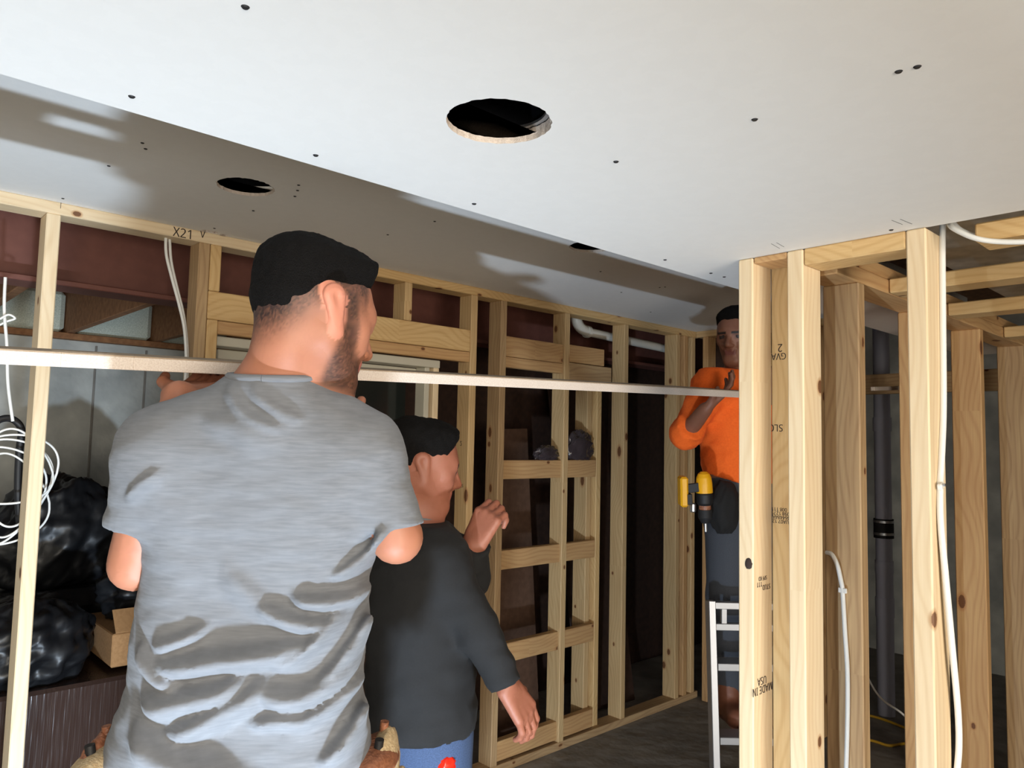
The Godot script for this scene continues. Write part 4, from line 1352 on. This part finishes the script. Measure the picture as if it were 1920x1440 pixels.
func man_black() -> void:
	var d := 1.95
	var o := at(792, 1300, d)
	o.y = 0.0
	var face := (hr * cos(deg_to_rad(20.0)) + hf * sin(deg_to_rad(20.0)))
	var side := face.cross(Vector3.UP).normalized()      # his right, towards the camera
	var t := thing("person", "man in black jacket and jeans standing in profile beside the studs", "person", o)
	var hd := make_head(at(786, 878, d), face, deg_to_rad(6.0))
	hd.s = 0.97
	var nb := at(768, 985, d)
	var sr := at(818, 1048, 1.83)
	var er := at(896, 1180, 1.80)
	var wr := at(949, 1284, 1.80)
	var sl := at(836, 1046, 2.06)
	var el := at(882, 1082, 1.98)
	var wl := at(888, 1022, 1.93)
	var f := Field.new()
	head_field(f, hd)
	f.cap(hd.p(0, -0.03, -0.026), nb, 0.056, 0.064, 0.02)
	f.cap(hd.p(0, -0.085, 0.02), at(795, 990, d), 0.04, 0.05, 0.03)
	f.cap(at(785, 1080, 1.9), at(785, 1340, 1.9), 0.11, 0.11, 0.06)
	f.cap(at(785, 1080, 2.0), at(785, 1340, 2.0), 0.11, 0.11, 0.06)
	legs_field(f, o, side, face, 0.82, 0.0)
	for q in [[sr, er, wr], [sl, el, wl]]:
		f.cap(q[0], q[1], 0.046, 0.036, 0.02)
		f.cap(q[1], q[2], 0.036, 0.026, 0.02)
	hand_field(f, wr, (wr - er).normalized() + face * 0.15, -side * 0.6 - face * 0.5, face, [0.35, 0.5, 0.4], 0.3)
	hand_field(f, wl, Vector3.UP * 0.9 + face * 0.45, face * 0.5 - side * 0.4, -side, [0.7, 1.1, 0.8], 0.6)
	var sk := lin(148, 92, 71)
	var nz := noise(221, 60.0, 3)
	var tone := func(p: Vector3) -> Color:
		var q := hd.local(p)
		var c := sk * (1.0 + 0.06 * nz.get_noise_3dv(p))
		if q.length() < 0.2:
			if absf(q.y - 0.018) < 0.006 and q.z > 0.06 and absf(q.x) > 0.012 and absf(q.x) < 0.05:
				c = lin(40, 30, 28)
			if absf(q.y) < 0.008 and q.z > 0.08 and absf(absf(q.x) - 0.032) < 0.012:
				c = lin(60, 46, 42)
			if absf(q.y + 0.062) < 0.01 and absf(q.x) < 0.024 and q.z > 0.075:
				c = lin(150, 84, 76)
		return c
	var s := Hull.new()
	net(f, hd.o - Vector3.ONE * 0.15, hd.o + Vector3.ONE * 0.15, 0.0042, s, tone)
	var bb := around([sr, er, wr, sl, el, wl, nb, o + Vector3(0, 0.1, 0)], 0.14)
	net(f, bb.position, bb.end, 0.013, s, tone)
	for q in [[wr, wr + (wr - er).normalized() * 0.13], [wl, wl + Vector3.UP * 0.12 + face * 0.05]]:
		var hb := around(q, 0.06)
		net(f, hb.position, hb.end, 0.004, s, tone)
	put(t, "body", s.mesh(), M.skin)
	hair(t, hd, -0.075, -0.004, -0.002, 0.062, 0.013, 0.0045, 227, 0.014)
	# jacket
	var jf := Field.new()
	jf.cap(nb + Vector3(0, -0.03, 0), sr, 0.07, 0.066, 0.05)
	jf.cap(nb + Vector3(0, -0.03, 0), sl, 0.07, 0.066, 0.05)
	jf.cap(at(786, 1090, 1.88), at(792, 1440, 1.88), 0.135, 0.138, 0.08)
	jf.cap(at(786, 1090, 2.02), at(792, 1440, 2.02), 0.135, 0.138, 0.08)
	jf.cap(at(770, 1052, 1.97), at(800, 1040, 1.95), 0.085, 0.08, 0.05)
	for q in [[sr, er, wr], [sl, el, wl]]:
		var dw: Vector3 = (q[2] - q[1]).normalized()
		jf.cap(q[0], q[1], 0.062, 0.052, 0.03)
		jf.cap(q[1], q[2] + dw * 0.06, 0.05, 0.038, 0.02)
		jf.end_last(Plane(dw, dw.dot(q[2] - dw * 0.004)))
	jf.planes.append(Plane(Vector3.UP, nb.y + 0.012))
	jf.planes.append(Plane(Vector3.DOWN, -0.792))
	var jn := noise(231, 9.0, 3)
	jf.bulge = func(p: Vector3) -> float: return 0.007 * jn.get_noise_3d(p.x, p.y * 1.8, p.z)
	jf.most = 0.012
	var js := Hull.new()
	var jb := around([sr, er, wr, sl, el, wl, nb, at(790, 1330, 1.88), at(790, 1330, 2.02)], 0.16)
	jb.position.y = 0.74
	jb.size.y = 0.78
	net(jf, jb.position, jb.end, 0.0085, js)
	var jk := put(t, "jacket", js.mesh(), M.jacket)
	var ring := []
	var cc := nb + Vector3(0, 0.022, 0) + face * 0.014
	for i in 21:
		var a := TAU * i / 20.0
		ring.append(cc + side * sin(a) * 0.067 + face * cos(a) * 0.07 + Vector3(0, -0.006 * cos(a), 0))
	var col := tube(jk, "undershirt_collar", ring, 0.006, M.shirt, 8, 3)
	col.set_meta("label", "pale undershirt neckline")
	var pf := Field.new()
	pf.cap(at(787, 1360, 1.9), at(787, 1360, 2.0), 0.115, 0.115, 0.06)
	legs_field(pf, o, side, face, 0.82, 0.016)
	var ph := Hull.new()
	net(pf, Vector3(o.x - 0.4, 0.05, o.z - 0.4), Vector3(o.x + 0.4, 0.92, o.z + 0.4), 0.014, ph)
	put(t, "jeans", ph.mesh(), M.jeans)
	shoes(t, o, side, face, M.boot)
	var rt := thing("red_tool", "glossy red tool hanging at the hip of the man in black", "tool", at(838, 1432, 1.78))
	put(rt, "handle", lump(Vector3(0.024, 0.02, 0.02), 51, 0.25, 0.1, -1.0, 32), M.red, at(836, 1430, 1.78))
	bar(rt, "shaft", at(836, 1436, 1.785), at(832, 1500, 1.79), 0.02, 0.012, M.black)

func man_orange() -> void:
	var d := 3.1
	var o := at(1384, 1345, d)
	var y0 := o.y
	var face := (-hr * 0.62 - hf * 0.78).normalized()
	var side := face.cross(Vector3.UP).normalized()      # his right
	var t := thing("person", "man in orange sweatshirt on the stepladder, holding the strip's end", "person", o)
	var hd := make_head(at(1384, 634, d), face, deg_to_rad(4.0))
	var nb := at(1386, 700, d)
	var sa := at(1338, 716, 3.02)
	var ea := at(1287, 812, 2.98)
	var wa := at(1322, 768, 2.84)
	var sb := at(1440, 716, 3.15)
	var eb := at(1470, 800, 3.05)
	var wb := at(1440, 750, 2.9)
	var f := Field.new()
	head_field(f, hd)
	f.cap(hd.p(0, -0.03, -0.026), nb, 0.056, 0.064, 0.02)
	f.cap(at(1360, 770, d), at(1372, 920, d), 0.11, 0.11, 0.06)
	f.cap(at(1410, 770, d), at(1405, 920, d), 0.11, 0.11, 0.06)
	for q in [[sa, ea, wa], [sb, eb, wb]]:
		f.cap(q[0], q[1], 0.046, 0.038, 0.02)
		f.cap(q[1], q[2], 0.038, 0.027, 0.02)
	for q in [[1358, 1.0], [1412, -1.0]]:
		f.cap(at(q[0] + 4, 950, d), at(q[0], 1120, 3.06), 0.09, 0.062, 0.05)
		f.cap(at(q[0], 1120, 3.06), at(q[0] + 6, 1310, 3.1), 0.06, 0.045, 0.03)
	hand_field(f, wa, (Vector3.UP * 0.45 + hr * 0.5 - hf * 0.1), Vector3.UP, -hr, [0.2, 0.4, 0.4], 0.3)
	hand_field(f, wb, Vector3.UP, -hf, hr, [0.6, 1.1, 0.8], 0.5)
	var sk := lin(126, 84, 66)
	var nz := noise(241, 60.0, 3)
	var tone := func(p: Vector3) -> Color:
		var q := hd.local(p)
		var c := sk * (1.0 + 0.06 * nz.get_noise_3dv(p))
		if q.length() < 0.2:
			if absf(q.y - 0.018) < 0.006 and q.z > 0.06 and absf(q.x) > 0.012 and absf(q.x) < 0.05:
				c = lin(30, 24, 22)
			if absf(q.y) < 0.008 and q.z > 0.08 and absf(absf(q.x) - 0.032) < 0.012:
				c = lin(46, 36, 34)
			if absf(q.y + 0.062) < 0.01 and absf(q.x) < 0.024 and q.z > 0.075:
				c = lin(110, 62, 56)
		return c
	var s := Hull.new()
	net(f, hd.o - Vector3.ONE * 0.15, hd.o + Vector3.ONE * 0.15, 0.005, s, tone)
	var bb := around([sa, ea, wa, sb, eb, wb, nb, at(1358, 1310, d), at(1412, 1310, d)], 0.14)
	net(f, bb.position, bb.end, 0.014, s, tone)
	var hb := around([wa, wa + Vector3.UP * 0.11 + hr * 0.06], 0.06)
	net(f, hb.position, hb.end, 0.005, s, tone)
	put(t, "body", s.mesh(), M.skin)
	hair(t, hd, -0.035, 0.02, 0.03, 0.066, 0.012, 0.006, 247)
	# sweatshirt: the near sleeve is pushed up to the elbow
	var jf := Field.new()
	jf.cap(nb + Vector3(0, -0.03, 0), sa, 0.075, 0.07, 0.05)
	jf.cap(nb + Vector3(0, -0.03, 0), sb, 0.075, 0.07, 0.05)
	jf.cap(at(1366, 780, d), at(1374, 880, d), 0.125, 0.125, 0.08)
	jf.cap(at(1412, 780, d), at(1410, 880, d), 0.125, 0.125, 0.08)
	jf.cap(sa, ea, 0.072, 0.06, 0.04)
	jf.cap(ea, ea.lerp(wa, 0.6), 0.06, 0.056, 0.03)
	var da := (wa - ea).normalized()
	jf.end_last(Plane(da, da.dot(ea.lerp(wa, 0.3))))
	jf.cap(sb, eb, 0.072, 0.06, 0.04)
	jf.cap(eb, eb.lerp(wb, 0.8), 0.058, 0.045, 0.03)
	jf.planes.append(Plane(Vector3.UP, nb.y + 0.01))
	jf.planes.append(Plane((Vector3.DOWN - hr * 0.28).normalized(), (Vector3.DOWN - hr * 0.28).normalized().dot(at(1352, 898, d))))
	var jn := noise(251, 10.0, 3)
	jf.bulge = func(p: Vector3) -> float: return 0.010 * jn.get_noise_3d(p.x, p.y * 1.6, p.z)
	jf.most = 0.014
	var js := Hull.new()
	var jb := around([sa, ea, sb, eb, wb, nb, at(1360, 900, d), at(1410, 900, d)], 0.16)
	net(jf, jb.position, jb.end, 0.0095, js)
	put(t, "sweatshirt", js.mesh(), M.orange)
	var pf := Field.new()
	pf.cap(at(1372, 905, d), at(1376, 960, d), 0.118, 0.112, 0.06)
	pf.cap(at(1408, 905, d), at(1406, 960, d), 0.118, 0.112, 0.06)
	for q in [1362, 1412]:
		pf.cap(at(q + 4, 950, d), at(q, 1120, 3.06), 0.1, 0.078, 0.05)
		pf.cap(at(q, 1120, 3.06), at(q + 6, 1296, 3.1), 0.078, 0.06, 0.03)
	var ph := Hull.new()
	var pb := around([at(1362, 905, d), at(1412, 905, d), at(1362, 1296, d), at(1412, 1296, d)], 0.14)
	net(pf, pb.position, pb.end, 0.013, ph)
	put(t, "trousers", ph.mesh(), M.work_trousers)
	for q in [1366, 1418]:
		var bf := Field.new()
		var a := at(q, 1322, 3.08)
		a.y = y0 + 0.05
		bf.cap(a + hf * 0.03, a - hf * 0.12 - Vector3(0, 0.006, 0), 0.05, 0.044, 0.03)
		bf.cap(a, a + Vector3(0, 0.09, 0), 0.048, 0.054, 0.03)
		bf.planes.append(Plane(Vector3.DOWN, -y0))
		var bs := Hull.new()
		var b2 := around([a, a - hf * 0.14, a + Vector3(0, 0.1, 0)], 0.08)
		net(bf, b2.position, b2.end, 0.012, bs)
		put(t, "boot", bs.mesh(), M.boot)
	# cordless drill hung at the belt, chuck down
	var c := at(1320, 906, 2.86)
	var dt := thing("cordless_drill", "yellow and black cordless drill hanging at the orange man's belt", "drill", at(1318, 990, 2.86))
	var dwn := at(1322, 960, 2.86) - c
	var ax := axis_to(-dwn.normalized())
	put(dt, "motor_housing", lathe([[0.0, 0.046], [0.012, 0.044], [0.022, 0.036], [0.028, 0.022], [0.031, 0.0], [0.032, -0.036], [0.0, -0.036]], 24), M.yellow, c, ax)
	put(dt, "gearbox", lathe([[0.0, -0.036], [0.028, -0.036], [0.031, -0.042], [0.030, -0.075], [0.024, -0.084], [0.0, -0.084]], 24), M.black, c, ax)
	put(dt, "torque_ring", lathe([[0.0, -0.084], [0.023, -0.084], [0.023, -0.1], [0.0, -0.1]], 24), M.leather, c, ax)
	put(dt, "chuck", lathe([[0.0, -0.1], [0.026, -0.1], [0.027, -0.13], [0.016, -0.152], [0.0, -0.152]], 24), M.rubber, c, ax)
	put(dt, "bit", lathe([[0.0, -0.152], [0.006, -0.152], [0.006, -0.185], [0.0, -0.19]], 10), M.metal, c, ax)
	bar(dt, "handle", at(1312, 913, 2.86), at(1290, 916, 2.87), 0.04, 0.034, M.black)
	var bat := bar(dt, "battery", at(1280, 893, 2.87), at(1281, 949, 2.87), 0.03, 0.06, M.yellow, hf, 0.008)
	bar(bat, "battery_clip", at(1290, 925, 2.865), at(1291, 945, 2.865), 0.022, 0.045, M.black, hf)
	put(dt, "belt_hook", eased_box(Vector3(0.02, 0.035, 0.02), 0.005), M.metal, at(1299, 952, 2.86))
	var pch := thing("tool_pouch", "black tool pouch on the hip of the man in orange", "pouch", at(1360, 970, 2.95))
	put(pch, "pouch", lump(Vector3(0.07, 0.1, 0.05), 61, 0.15, 0.08, -1.0, 40), M.jacket, at(1358, 952, 2.94))
